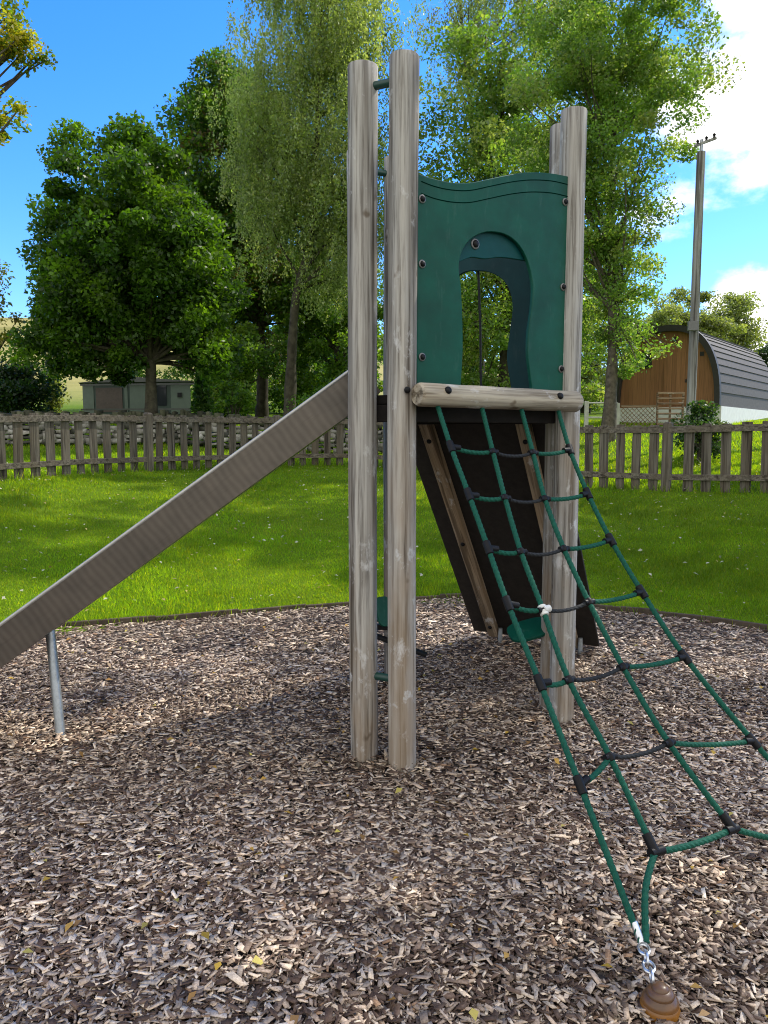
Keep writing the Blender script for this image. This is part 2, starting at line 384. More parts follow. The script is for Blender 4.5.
EDGE = [(-14, -3), (-8, 1.5), (-5.4, 4.1), (-3.9, 5.15), (-2.5, 5.78), (-1.2, 6.25), (-.2, 6.6), (.5, 6.82), (1.15, 6.78), (1.75, 6.5), (2.25, 6.2), (2.95, 5.70), (4.2, 4.75), (5.6, 3.4), (7.5, 0), (10, -4)]
def smooth_path(pts, n=6):
    pts = [np.array(p, float) for p in pts]; out = []
    for i in range(len(pts) - 1):
        p0, p1, p2, p3 = pts[max(i - 1, 0)], pts[i], pts[i + 1], pts[min(i + 2, len(pts) - 1)]
        for k in range(n):
            t = k / n
            out.append(.5 * ((2 * p1) + (-p0 + p2) * t + (2 * p0 - 5 * p1 + 4 * p2 - p3) * t * t + (-p0 + 3 * p1 - 3 * p2 + p3) * t ** 3))
    out.append(pts[-1]); return out
edge = smooth_path(EDGE, 6); ex = np.array([e[0] for e in edge]); ey = np.array([e[1] for e in edge])
def ybound(x): return np.interp(x, ex, ey)
mb = MB(); top = [(float(a), float(b), .004) for a, b in edge]; bot = [(a, min(-6.0, b - 1), .004) for a, b, c in top]
n = len(top); mb.add(top + bot, [(i, i + 1, n + i + 1, n + i) for i in range(n - 1)])
tag(mb.build('playground_ground', M['soil']), kind='structure')

# edging boards round the bark
t = thing('edging_board', (0, 6.8, 0), 'low dark timber edging between the wood chips and the lawn', 'edging')
seg = smooth_path(EDGE[3:14], 2)
for i in range(len(seg) - 1):
    a, b = seg[i], seg[i + 1]; za, zb = .015 + random.uniform(-.015, .012), .015 + random.uniform(-.015, .012)
    m_ = MB().bar((a[0], a[1], za), (b[0], b[1], zb), .035, .085); m_.build('board', M['edging'], t, bevel=.006)

# ------------------------------------------------------------------ wood chips
def chips(n, x0, x1, y0, y1, lmin, lmax, inview=True):
    x = rng.uniform(x0, x1, n); y = rng.uniform(y0, y1, n)
    ok = y < ybound(x) - .03
    if inview: ok &= (np.abs(x) < .56 * y + 1.0)
    return x[ok], y[ok], lmin, lmax
sets = [chips(135000, -3.2, 3.2, 1.25, 3.2, .013, .039), chips(105000, -4.2, 4.2, 3.2, 5.0, .015, .038), chips(52000, -5, 5, 5.0, 7.0, .018, .045)]
VV, FF, CC, off = [], [], [], 0
pal = np.array([[.46, .38, .31], [.30, .245, .205], [.17, .130, .105], [.072, .048, .037], [.40, .36, .325], [.25, .22, .20], [.58, .50, .41], [.115, .080, .062], [.26, .17, .11], [.66, .60, .52]])
pw = np.array([.15, .09, .11, .25, .10, .06, .09, .10, .02, .03])
for x, y, l0, l1 in sets:
    n = len(x); L = rng.uniform(l0, l1, n) * rng.choice([.5, .75, 1, 1, 1.3, 1.75], n, p=[.16, .2, .26, .2, .14, .04]); w = L * rng.uniform(.26, .66, n); w = np.clip(w, .006, .022); thin = rng.random(n) < .14; w[thin] *= .35; h = rng.uniform(.001, .0026, n)
    yaw = rng.uniform(0, 2 * np.pi, n); pit = rng.normal(0, .15, n); rol = rng.normal(0, .19, n); z = .010 + rng.uniform(0, .024, n)
    z += .008 * np.sin(x * 3.1 + y * 1.7) + .008 * np.sin(y * 4.3 - x * 2.2)
    for hx, hy, hr in [(-.09, 3.378, .13), (.08, 3.292, .13), (.905, 3.825, .13), (.895, 4.015, .13), (-.14, 4.36, .13), (.062, 4.46, .13)]:
        q_ = np.exp(-((x - hx) ** 2 + (y - hy) ** 2) / hr ** 2); z += .028 * q_ * rng.uniform(.2, 1, n); pit += q_ * rng.normal(0, .3, n)
    cx, sx = np.cos(yaw), np.sin(yaw); cp, sp = np.cos(pit), np.sin(pit); cr, sr = np.cos(rol), np.sin(rol)
    ax = np.stack([cx * cp, sx * cp, sp], 1); s0 = np.stack([-sx, cx, 0 * cx], 1); u0 = np.cross(ax, s0)
    ay = s0 * cr[:, None] + u0 * sr[:, None]; az = np.cross(ax, ay)
    cen = np.stack([x, y, np.maximum(z, .012)], 1); vs = []
    ta = rng.uniform(.5, 1, n); tb = rng.uniform(.35, 1, n); sk = rng.uniform(-.3, .3, n)
    for dz in (-1, 1):
        for dx, dy in ((-1, -1), (1, -1), (1, 1), (-1, 1)):
            tt = ta if dx < 0 else tb
            vs.append(cen + ax * (dx * L / 2 + dy * sk * w)[:, None] + ay * (dy * w / 2 * tt)[:, None] + az * (dz * h / 2)[:, None])
    V = np.stack(vs, 1).reshape(-1, 3); base = off + np.arange(n)[:, None] * 8
    fs = np.array([[4, 5, 6, 7], [0, 1, 5, 4], [1, 2, 6, 5], [2, 3, 7, 6], [3, 0, 4, 7]])
    FF.append((base[:, None, :] + fs[None]).reshape(-1, 4)); VV.append(V); off += n * 8
    c = pal[rng.choice(len(pal), n, p=pw)] * np.array([1.62, 1.52, 1.38]) * rng.uniform(.75, 1.2, n)[:, None]
    patch = .86 + .22 * np.sin(x * 1.9 + 1.3 * np.sin(y * 1.4)) * np.sin(y * 2.3 + .8 * np.sin(x * 2.1))
    CC.append(np.repeat(c * patch[:, None], 5, 0))
ch = np_mesh('wood_chips', np.concatenate(VV), np.concatenate(FF), np.concatenate(CC), M['chip'])
tag(ch, 'loose brown and grey wood chips covering the playground floor', 'wood chips', kind='stuff')

def flat_leaves(name, n, xr, yr, zf, size, pals, label, okf):
    x = rng.uniform(*xr, n); y = rng.uniform(*yr, n); ok = okf(x, y); x, y = x[ok], y[ok]; n = len(x)
    z = zf(x, y); yaw = rng.uniform(0, 6.28, n); s = rng.uniform(.6, 1.2, n) * size
    ax = np.stack([np.cos(yaw), np.sin(yaw), rng.normal(0, .3, n)], 1); ay = np.stack([-np.sin(yaw), np.cos(yaw), rng.normal(0, .3, n)], 1)
    c = np.stack([x, y, z], 1); k = rng.uniform(.45, .75, n)
    vs = [c - ax * s[:, None], c + ay * (s * k)[:, None] + np.array([0, 0, .006]), c + ax * s[:, None], c - ay * (s * k)[:, None] + np.array([0, 0, .006])]
    V = np.stack(vs, 1).reshape(-1, 3); b = np.arange(n)[:, None] * 4
    C_ = np.array(pals)[rng.integers(0, len(pals), n)] * rng.uniform(.7, 1.2, n)[:, None]
    o = np_mesh(name, V, b + np.arange(4)[None], C_, M['fallen'])
    return tag(o, label, 'leaves', kind='stuff')
flat_leaves('fallen_leaves', 620, (-4, 4), (1.4, 6.6), lambda x, y: .045 + 0 * x, .017, [(.55, .36, .05), (.50, .30, .06), (.40, .22, .06), (.30, .17, .06), (.5, .42, .10)], 'small yellow and orange leaves scattered over the wood chips', lambda x, y: (y < ybound(x) - .1))
flat_leaves('lawn_litter', 2000, (-9, 9), (5.8, 15.0), lambda x, y: gz_np(x, y) + .045, .022, [(.45, .45, .30), (.5, .48, .36), (.45, .36, .12)], 'pale fallen leaves dotted over the short lawn', lambda x, y: (y > ybound(x) + .2))

# ------------------------------------------------------------------ grass
FENCE = [(-10.5, 7.2), (-7.7, 8.9), (-5.55, 11.25), (-3.26, 14.1), (-.83, 15.6), (1.0, 14.3), (3.2, 12.0), (5.18, 10.45), (7.2, 8.95), (9.5, 7.5)]
fpath = smooth_path(FENCE, 24); fx = np.array([p[0] for p in fpath]); fy = np.array([p[1] for p in fpath])
def grass(n, xr, yr, h, w, okf):
    x = rng.uniform(*xr, n); y = rng.uniform(*yr, n); ok = okf(x, y) & (np.abs(x) < .56 * y + 1.6); x, y = x[ok], y[ok]; n = len(x)
    z = gz_np(x, y) - .004; yaw = rng.uniform(0, 6.28, n); hh = h * rng.uniform(.5, 1.3, n) * (1 + .25 * np.sin(x * 2.3 + np.sin(y * 1.9))); ww = w * rng.uniform(.6, 1.3, n)
    lx, ly = rng.normal(0, .35, n) * hh, rng.normal(0, .35, n) * hh
    a = np.stack([x - np.cos(yaw) * ww, y - np.sin(yaw) * ww, z], 1); b = np.stack([x + np.cos(yaw) * ww, y + np.sin(yaw) * ww, z], 1)
    c = np.stack([x + lx, y + ly, z + hh], 1)
    base = np.array([.112, .222, .016]); v = rng.uniform(.65, 1.3, n)[:, None]
    patch = (.88 + .2 * np.sin(x * 1.1 + 2 * np.sin(y * .7)) * np.sin(y * 1.3 + x * .4) + .16 * np.sin(x * 5.3 + 3 * np.sin(y * 2.1)) * np.sin(y * 6.1 + 2 * np.sin(x * 2.7)))[:, None]
    C_ = base * v * patch * np.where(rng.random(n) < .10, 1, 0)[:, None] * np.array([2.0, 1.3, 2.2]) + base * v * patch * np.where(rng.random(n) < .9, 1, .5)[:, None] * .9
    C_ = base[None] * v * patch; yl = rng.random(n) < .12; C_[yl] *= np.array([1.8, 1.2, 1.6])
    return np.stack([a, b, c], 1).reshape(-1, 3), C_
def infence(x, y): return y < np.interp(x, fx, fy)
G = [grass(330000, (-7, 7), (5.4, 9), .034, .0035, lambda x, y: y > ybound(x) + .02),
     grass(260000, (-9.5, 9.5), (9, 16), .040, .005, lambda x, y: y > ybound(x) + .02),
     grass(60000, (-6, 6), (5.0, 7.2), .10, .004, lambda x, y: (y > ybound(x) - .035) & (y < ybound(x) + .12)),
     grass(60000, (-9, 9), (8, 16), .13, .006, lambda x, y: np.abs(y - np.interp(x, fx, fy)) < .18)]
V = np.concatenate([g[0] for g in G]); Cc = np.concatenate([g[1] for g in G])
tag(np_mesh('lawn_grass', V, np.arange(len(V)).reshape(-1, 3), Cc, M['grass']), 'short green lawn grass around the playground', 'grass', kind='stuff')
g = grass(130000, (-16, 18), (11, 27), .07, .011, lambda x, y: ~infence(x, y))
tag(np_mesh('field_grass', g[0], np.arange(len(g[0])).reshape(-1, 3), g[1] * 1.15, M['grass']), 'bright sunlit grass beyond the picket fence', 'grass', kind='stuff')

# ------------------------------------------------------------------ picket fence
fz = lambda p: gz(p[0], p[1])
t0 = thing('picket_fence', (-.83, 15.6, fz((-.83, 15.6))), 'weathered grey picket fence curving around the back of the lawn', 'fence')
seglen = np.concatenate([[0], np.cumsum(np.hypot(np.diff(fx), np.diff(fy)))]); total = seglen[-1]
def fat(s): return np.array([np.interp(s, seglen, fx), np.interp(s, seglen, fy)])
def fdir(s): d = fat(s + .05) - fat(s - .05); return d / np.hypot(*d)
s_post0 = None
# posts every 2.6 m, one of them by the maple (left) and one right of the tower
pxs = fx / (fy * math.cos(TH)) * F + 384
sp_ref = seglen[np.argmin(np.abs(pxs - 151))]; sp_r = seglen[np.argmin(np.abs(pxs - 668))]
bay = (sp_r - sp_ref) / round((sp_r - sp_ref) / 2.6)
posts = [s for s in np.arange(sp_ref - bay * 6, total, bay) if s > .1]
pm = None; base_loc = world_loc(t0)
def wpos(s, off=0):
    p = fat(s); d = fdir(s); nrm = np.array([d[1], -d[0]])     # towards the playground
    q = p + nrm * off; return q, math.atan2(d[1], d[0])
for s in posts:
    q, a = wpos(s, 0); z = gz(*q)
    if pm is None:
        mb = MB().box((0, 0, .47), (.125, .115, 1.14)); mb.box((0, 0, 1.052), (.125, .115, .024), taper=.6)
        pm = mb.build('fence_post', M['fence'], None, (0, 0, 0), .006); o = pm
    else: o = dup(pm)
    o.parent = t0; o.location = Vector((q[0], q[1], z - .06)) - base_loc; o.rotation_euler = (random.uniform(-.015, .015), random.uniform(-.015, .015), a)
pk = []
for k in range(3):
    mb = MB().box((0, 0, .40), (.132 + .006 * k, .022, 1.0)); pk.append(mb)
prot = [None] * 3; s = .12; cnt = 0
smin = seglen[np.argmin((fx + 7.4) ** 2 + (fy - 9.2) ** 2)]; smax = seglen[np.argmin((fx - 7.2) ** 2 + (fy - 8.95) ** 2)]
s = smin
while s < smax:
    if min(abs(s - p) for p in posts) > .10:
        q, a = wpos(s, 0); z = gz(*q); k = random.randrange(3)
        if prot[k] is None: prot[k] = pk[k].build('paling', M['fence'], None, (0, 0, 0), .004); o = prot[k]
        else: o = dup(prot[k])
        o.parent = t0; o.location = Vector((q[0], q[1], z + .065 + random.uniform(-.012, .012))) - base_loc
        o.rotation_euler = (random.uniform(-.012, .012), random.uniform(-.018, .018), a); cnt += 1
    s += .252 + random.uniform(-.01, .01)
for i in range(len(posts) - 1):
    for hgt, w in ((.895, .095), (.21, .085)):
        qa, _ = wpos(posts[i] + .02, .032); qb, _ = wpos(posts[i + 1] - .02, .032)
        za, zb = gz(*qa), gz(*qb); mid, am = wpos((posts[i] + posts[i + 1]) / 2, .032); zm = gz(*mid)
        A_ = Vector((qa[0], qa[1], za + hgt)); M_ = Vector((mid[0], mid[1], zm + hgt)); B_ = Vector((qb[0], qb[1], zb + hgt))
        mb = MB()
        for a_, b_ in ((A_, M_), (M_, B_)):
            d_ = (b_ - a_).normalized() * .004
            L_ = (b_ - a_).length
            loc = Matrix(((1, 0, 0), (0, 1, 0), (0, 0, 1)))
            mb.bar(a_ - d_, b_ + d_, .034, w)
        o = mb.build('rail', M['rail'], t0, (A_ + B_) / 2, .004)

# ------------------------------------------------------------------ the play tower
A = Vector((-.09, 3.378, 0)); B = Vector((.08, 3.292, 0)); C = Vector((.905, 3.825, 0)); D = Vector((.895, 4.015, 0)); E = Vector((-.14, 4.36, 0)); Fp = Vector((.062, 4.46, 0))
cen = (A + B + C + D + E + Fp) / 6
tw = thing('play_tower', cen, 'wooden playground climbing tower with green arched panel, steel slide and dark ramp', 'climbing frame')
PR = .0625; PH = 3.02
def post_mesh(seed):
    rs = random.Random(seed); mb = MB(); prof = []
    n = 40; k = 46; ph = [rs.uniform(0, 6.28) for _ in range(4)]; vs = []
    for i in range(k):
        z = PH * i / (k - 1)
        if i == k - 1: z = PH; sc = .955
        elif i == k - 2: z = PH - .006; sc = 1
        else: sc = 1
        ox = .004 * math.sin(z * 1.3 + ph[0]); oy = .004 * math.sin(z * 1.1 + ph[1])
        for j in range(n):
            a = 2 * math.pi * j / n
            r = PR * sc * (1 + .018 * math.sin(2 * a + ph[2] + z * .4) + .010 * math.sin(5 * a + ph[3] + z * 2.1) + .006 * math.sin(z * 7 + 3 * a))
            if abs(((a - ph[0]) + math.pi) % (2 * math.pi) - math.pi) < .09: r -= .005
            vs.append((ox + r * math.cos(a), oy + r * math.sin(a), z - .05 * (i == 0)))
    fs = [(i * n + j, i * n + (j + 1) % n, (i + 1) * n + (j + 1) % n, (i + 1) * n + j) for i in range(k - 1) for j in range(n)]
    fs.append(tuple((k - 1) * n + j for j in range(n))); return mb.add(vs, fs)
post_o = {}
for i, (nm, p) in enumerate((('A', A), ('B', B), ('C', C), ('D', D), ('E', E), ('F', Fp))):
    mb = post_mesh(i + 11); mb.v = [(x + p.x, y + p.y, z) for x, y, z in mb.v]
    post_o[nm] = mb.build('post', M['post'], tw, p, smooth=True)
def bolt(parent, c, nrm, r=.0125, washer=True):
    n = Vector(nrm).normalized(); rot = n.to_track_quat('Z', 'Y').to_matrix(); mb = MB()
    mb.lathe([(r * 1.0, 0), (r * 1.0, .006), (r * .8, .011), (r * .35, .0135)], c, 14, rot)
    o = mb.build('bolt', M['black'], parent, Vector(c), smooth=True)
    if washer:
        w = MB().lathe([(r * 1.4, -.004), (r * 1.4, .003), (r * 1.2, .005)], c, 18, rot).build('washer', M['washer'], parent, Vector(c), smooth=True)
    return o
def side(a, b):
    u = (b - a).normalized(); n = Vector((u.y, -u.x, 0)); return u, n
# corner ties (green tubes between the two posts of each corner)
for a, b in ((A, B), (C, D), (E, Fp)):
    for z in (2.93, .42):
        MB().tube([a + Vector((0, 0, z)), b + Vector((0, 0, z))], .0175, 14).build('tie_tube', M['tie'], tw, (a + b) / 2 + Vector((0, 0, z)), smooth=True)
# step plates in the corners near the ground
def step(c, ang, w, l, tilt, roll=0):
    rot = Matrix.Rotation(ang, 3, 'Z') @ Matrix.Rotation(roll, 3, 'Y') @ Matrix.Rotation(tilt, 3, 'X')
    poly = [(w * math.copysign(abs(math.cos(a)) ** .6, math.cos(a)), l * math.copysign(abs(math.sin(a)) ** .6, math.sin(a))) for a in [2 * math.pi * k / 28 for k in range(28)]]
    mb = MB().prism(poly, lambda p: rot @ Vector((p[0], p[1], -.009)) + c, lambda p: rot @ Vector((p[0], p[1], .009)) + c)
    return mb.build('step_plate', M['panel'], tw, c, .003)
uC, nC = side(C, D)
sc_ = Vector((.775, 4.03, .455)); st1 = step(sc_, R(8), .115, .075, R(24), R(-14))
MB().bar(sc_ + Vector((.07, .0, -.012)), Vector((.86, 4.03, .37)), .03, .006).build('step_bracket', M['steel'], st1)
st2 = step(Vector((.0, 4.26, .50)), R(33), .05, .085, R(70))
MB().bar((-.10, 4.30, .37), (.24, 4.22, .26), .05, .02).build('step_bracket', M['black'], tw, Vector((0, 4.3, .32)), .004)
MB().bar((-.08, 4.30, .405), (.03, 4.30, .40), .04, .03).build('step_bracket', M['black'], tw, Vector((0, 4.3, .40)), .004)

# deck
dk = [A, B, C, D, Fp, E]
inset = [cen.xy + (p.xy - cen.xy) * .93 for p in dk]
mb = MB().prism([tuple(p) for p in inset], lambda p: Vector((p[0], p[1], 1.625)), lambda p: Vector((p[0], p[1], 1.665)))
deck = mb.build('deck', M['deck'], tw, cen + Vector((0, 0, 1.64)), .004)
for a, b in ((A, E), (D, Fp), (B, C), (A, B)):
    u, n = side(a, b); i_ = (cen - (a + b) / 2).normalized() * .05
    MB().bar(a + i_ + Vector((0, 0, 1.585)) + u * .03, b + i_ + Vector((0, 0, 1.585)) - u * .03, .04, .075).build('deck_joist', M['deck'], deck, (a + b) / 2 + Vector((0, 0, 1.585)), .004)

# front beam
uF, nF = side(B, C)            # nF points out of the tower, towards the net
bo = nF * .102
bz = 1.655
def beam_mesh(a, b, r):
    k = 24; pts = [a + (b - a) * (i / (k - 1)) for i in range(k)]
    pts = [pts[0] + (b - a).normalized() * .0] + pts
    rs = [r * .86] + [r * (1 + .015 * math.sin(i * .9)) for i in range(k)]; pts[1] = pts[1] + (b - a).normalized() * .012
    pts.append(pts[-1]); pts[-2] = pts[-2] - (b - a).normalized() * .012; rs.append(r * .86)
    return pts, rs
ba = hit(417, 394, B + bo, nF); bb = hit(577, 401, B + bo, nF); ba.z = bz + .004; bb.z = bz - .006
bx = (bb - ba).normalized(); rotb = Matrix((bx, Vector((0, 0, 1)).cross(bx), Vector((0, 0, 1)))).transposed()
L = (bb - ba).length; pts, rs = beam_mesh(Vector((-L / 2, 0, 0)), Vector((L / 2, 0, 0)), .049)
beam = MB().tube(pts, rs, 28).build('beam', M['beam'], tw, (0, 0, 0), smooth=True)
beam.location = (ba + bb) / 2 - cen; beam.rotation_euler = (0, -math.asin(bx.z), math.atan2(bx.y, bx.x))
for q in (.135, .83):
    c_ = ba + (bb - ba) * q + (nF * .8 + Vector((0, 0, .35))).normalized() * .047; bolt(tw, c_, nF * .8 + Vector((0, 0, .35)), .016, False)
bolt(post_o['B'], hit(407, 390, B + nF * .066, nF), nF + Vector((-.1, 0, 0)), .014, False)

# arched panels: filled 2-D outline with a hole, real thickness
def panel(name, outer, hole, p0, u, n, thick, mat, parent):
    cu = bpy.data.curves.new(name, 'CURVE'); cu.dimensions = '2D'; cu.fill_mode = 'BOTH'; cu.extrude = thick / 2 - .003; cu.bevel_depth = .003; cu.bevel_resolution = 1; cu.resolution_u = 4
    for poly in ([outer] + ([hole] if hole else [])):
        s = cu.splines.new('POLY'); s.points.add(len(poly) - 1)
        for q, pt in zip(poly, s.points): pt.co = (q[0], q[1], 0, 1)
        s.use_cyclic_u = True
    o = bpy.data.objects.new('tmp', cu); col.objects.link(o)
    me = bpy.data.meshes.new_from_object(o.evaluated_get(bpy.context.evaluated_depsgraph_get()))
    bpy.data.objects.remove(o); me.name = name; me.materials.clear()
    m4 = Matrix((u, Vector((0, 0, 1)), n)).transposed()
    me.transform(m4.to_4x4())
    return place(name, me, mat, parent, Vector(p0))
def uv(px, py, p0, u, n):
    q = hit(px, py, p0, n) - Vector(p0); return (q.dot(u), q.z)
pF0 = B + nF * .012
def cr2(pts, n=6, closed=True):
    pts = [np.array(p, float) for p in pts]; k = len(pts); out = []
    for i in range(k if closed else k - 1):
        g = (lambda j: pts[j % k]) if closed else (lambda j: pts[min(max(j, 0), k - 1)])
        p0, p1, p2, p3 = g(i - 1), g(i), g(i + 1), g(i + 2)
        for q in range(n):
            t = q / n; out.append(tuple(.5 * ((2 * p1) + (-p0 + p2) * t + (2 * p0 - 5 * p1 + 4 * p2 - p3) * t * t + (-p0 + 3 * p1 - 3 * p2 + p3) * t ** 3)))
    if not closed: out.append(tuple(pts[-1]))
    return out
toppx = [(417, 175), (433, 180), (450, 183.5), (468, 184), (488, 180), (510, 175.5), (530, 173.5), (550, 174.5), (569, 178)]
topc = cr2([uv(a, b, pF0, uF, nF) for a, b in toppx], 5, False)
uL, uR = topc[0][0], topc[-1][0]
outer = topc + [(uR, 1.636), (uL, 1.636)]
holepx = [(459, 386), (461, 350), (460.5, 315), (459, 285), (457, 268), (460, 252), (468, 240), (480, 233), (492, 231.5), (506, 235), (518, 245), (527, 262), (532, 285), (531, 308), (528, 330), (527, 352), (529, 372), (531, 387)]
hl = cr2([uv(a, b, pF0, uF, nF) for a, b in holepx], 4, False)
hole = [(hl[0][0], 1.652)] + hl + [(hl[-1][0], 1.652)]
pf = panel('arch_panel', outer, hole, pF0, uF, nF, .019, M['panel'], tw); pf['label'] = 'front green panel with wavy top and arched opening'
for dy, wd in ((7, .0022), (19, .0022)):
    g_ = cr2([uv(a + (3 if i_ == 0 else -3 if i_ == 8 else 0), b + dy, pF0, uF, nF) for i_, (a, b) in enumerate(toppx)], 5, False)
    MB().tube([pF0 + uF * a + Vector((0, 0, b)) + nF * .0098 for a, b in g_], wd, 6).build('groove', M['groove'], pf, pF0 + Vector((0, 0, 2.5)))
for a, b in ((422, 199), (422, 264), (422, 357), (565, 202), (563, 287), (561, 369)):
    bolt(pf, hit(a, b, pF0 + nF * .0105, nF), nF, .0125)
    q = hit(a, b, pF0, nF); sgn = -1 if a < 500 else 1
    MB().tube([q + uF * sgn * .06 - nF * .004, q - uF * sgn * .0 - nF * .004], .01, 8).build('bracket', M['washer'], pf, q)
# fish-shaped cap plate just behind the top of the arch
pl0 = pF0 - nF * .0215
lobepx = [(454, 262), (456, 248), (462, 236), (476, 226), (495, 224), (515, 232), (531, 250), (536, 262), (520, 259.5), (500, 257), (484, 258.5), (470, 257)]
lo = panel('arch_cap', cr2([uv(a, b, pl0, uF, nF) for a, b in lobepx], 4), None, pl0, uF, nF, .016, M['lobe'], tw)
bolt(lo, hit(475, 244, pl0 + nF * .009, nF), nF, .0165)
# rear panel on the ramp side
uB, nB = side(D, Fp)           # from D to F, nB points out of the back
pB0 = D + nB * -.01
W_ = (Fp - D).length
tb = [(W_ * k / 16, 2.60 + .02 * math.sin(k * .55)) for k in range(17)]
hb = [(512, 386), (508, 360), (510, 338), (513.5, 310), (511, 292), (503, 279), (490, 272), (477, 270.5), (465, 272), (455, 280), (449, 298), (450, 325), (453, 350), (449, 386)]
hbb = cr2([uv(a, b, pB0, uB, nB) for a, b in hb], 4, False)
outerb = [(.05, 1.62)] + [(min(max(a, .05), W_ - .05), b) for a, b in tb] + [(W_ - .05, 1.62)]
pb = panel('arch_panel', outerb, [(hbb[0][0], 1.64)] + hbb + [(hbb[-1][0], 1.64)], pB0, uB, nB, .019, M['panelback'], tw); pb['label'] = 'rear dark teal panel with arched opening'

# ramp down the far side
rl = 1.22; rtop = (D + Fp) / 2 + nB * .03 + Vector((0, 0, 1.60)); rbot = (D + Fp) / 2 + nB * (.03 + rl) + Vector((0, 0, .06))
rd = (rbot - rtop).normalized(); rn = uB.cross(rd).normalized()
if rn.z > 0: rn = -rn                   # underside normal
hw = .455
def rp(s, w, o): return rtop + rd * s + uB * w + rn * o
RL = (rbot - rtop).length
rot = Matrix((uB, rd, rn)).transposed()
ramp_o = MB().box(rp(RL / 2, 0, 0), (hw * 2, RL, .02), rot).build('ramp', M['rubber'], tw, rp(RL / 2, 0, 0), .003)
ramp_o['label'] = 'dark climbing ramp board sloping down behind the tower'
for w in (.285, -.285):
    bt = MB().box(Vector((0, 0, 0)), (.075, .05, RL * .98)).build('batten', M['batten'], ramp_o, (0, 0, 0), .006)
    bt.location = rp(RL * .5, w, .0355) - world_loc(ramp_o); bt.rotation_euler = Matrix((uB, rn, -rd)).transposed().to_euler()
    # (mesh was built round its own origin)
    for s in (.07, .5, .93): bolt(ramp_o, rp(RL * s, w, .061), rn, .014, False)
    fo = rp(RL - .10, w - .06, .03); MB().tube([fo, Vector((fo.x, fo.y, -.02))], .016, 10).build('ramp_foot', M['steel'], ramp_o, fo)
for k in range(4):                      # foot cleats on the walking side
    s = RL * (.2 + .2 * k); MB().box(rp(s, 0, -.022), (.7, .04, .024), rot).build('cleat', M['batten'], ramp_o, rp(s, 0, -.022), .004)
# hanging rope in the rear opening
rpe = hit(478, 262, pB0 + nB * .02, nB); rpb = hit(481, 388, pB0 + nB * .02, nB)
cr = MB().tube([rpe + Vector((0, 0, .06)), rpe, (rpe + rpb) / 2 + Vector((.004, 0, 0)), rpb, rpb + Vector((0, 0, -.05))] , .0065, 8).build('climbing_rope', M['ropeblack'], None, rpb, smooth=True)
tag(cr, 'thin black rope hanging upright in the arched opening of the tower', 'rope')

# slide
sl_u = Vector((-1, -.05, 0)).normalized(); sl_n = Vector((-.05, 1, 0)).normalized()     # across the slide, away from camera
near0 = Vector((0, 3.60, 0)); wid = .47
p_top = hit(352, 370, near0, Vector((-sl_u.y, sl_u.x, 0))); p_low = hit(0, 626, near0, Vector((-sl_u.y, sl_u.x, 0)))
slope = (p_low - p_top).normalized()
path = [p_top - slope * .05]
path.append(p_top)
for k in range(1, 13): path.append(p_top + (p_low - p_top) * (k / 12))
dirv = slope.copy(); p = p_low + slope * .12; path.append(p.copy())
for k in range(8):
    a = (1 - (k + 1) / 8) ; dz = slope.z * a; hv = math.sqrt(1 - dz * dz); p = p + Vector((sl_u.x * hv, sl_u.y * hv, dz)) * .085; path.append(p.copy())
path.append(p + sl_u * .30)
slide = thing_part = bpy.data.objects.new('slide', None); col.objects.link(slide); slide.parent = tw; slide.location = path[-1] - cen
slide['label'] = 'long straight stainless steel slide running down to the left'
def strip(path, offs, name, mat, thick=.004, smooth=False):
    """closed sheet swept along the path; offs: list of (across, down) profile corners"""
    vs = []; fs = []; m = len(offs)
    for i, p in enumerate(path):
        t = (path[min(i + 1, len(path) - 1)] - path[max(i - 1, 0)]).normalized(); up = sl_n.cross(t)
        if up.z < 0: up = -up
        for a, d in offs: vs.append(p + sl_n * a - up * d)
    for i in range(len(path) - 1):
        for j in range(m): fs.append((i * m + j, i * m + (j + 1) % m, (i + 1) * m + (j + 1) % m, (i + 1) * m + j))
    fs += [tuple(range(m)), tuple((len(path) - 1) * m + j for j in reversed(range(m)))]
    mb = MB().add(vs, fs); return mb.build(name, mat, slide)
SH = .157
strip(path, [(0, 0), (.012, 0), (.012, SH - .03), (.03, SH - .012), (wid - .03, SH - .012), (wid - .012, SH - .03), (wid - .012, 0), (wid, 0), (wid, SH), (0, SH)], 'chute', M['slide'])
for a in (.006, wid - .006):
    pp = []
    for i, p in enumerate(path):
        pp.append(p + sl_n * a + Vector((0, 0, .004)))
    MB().tube(pp, .0095, 10).build('rim', M['rim'], slide, smooth=True)
sp_ = path[15]; tg_ = (path[16] - path[14]).normalized(); up_ = sl_n.cross(tg_); up_ = up_ if up_.z > 0 else -up_
MB().bar(sp_ - up_ * .012 - sl_n * .0015, sp_ - up_ * (SH - .008) - tg_ * .02 - sl_n * .0015, .004, .012, sl_n).build('weld_seam', M['rim'], slide)
lp = hit(50, 632, near0 + sl_n * (wid / 2), Vector((-sl_u.y, sl_u.x, 0))); ft = P(61.5, 740, 3.66); ft = hit(61.5, 741, (0, 0, 0), Vector((0, 0, 1))) + Vector((0, 0, -.03))
lg = MB().tube([ft, Vector((lp.x, lp.y, lp.z + .03))], .0235, 18).build('leg', M['steel'], slide, ft, smooth=True)
MB().bar(lp + Vector((-.07, 0, -.035)), lp + Vector((.075, 0, .065)), .3, .008).build('leg_bracket', M['steel'], slide)

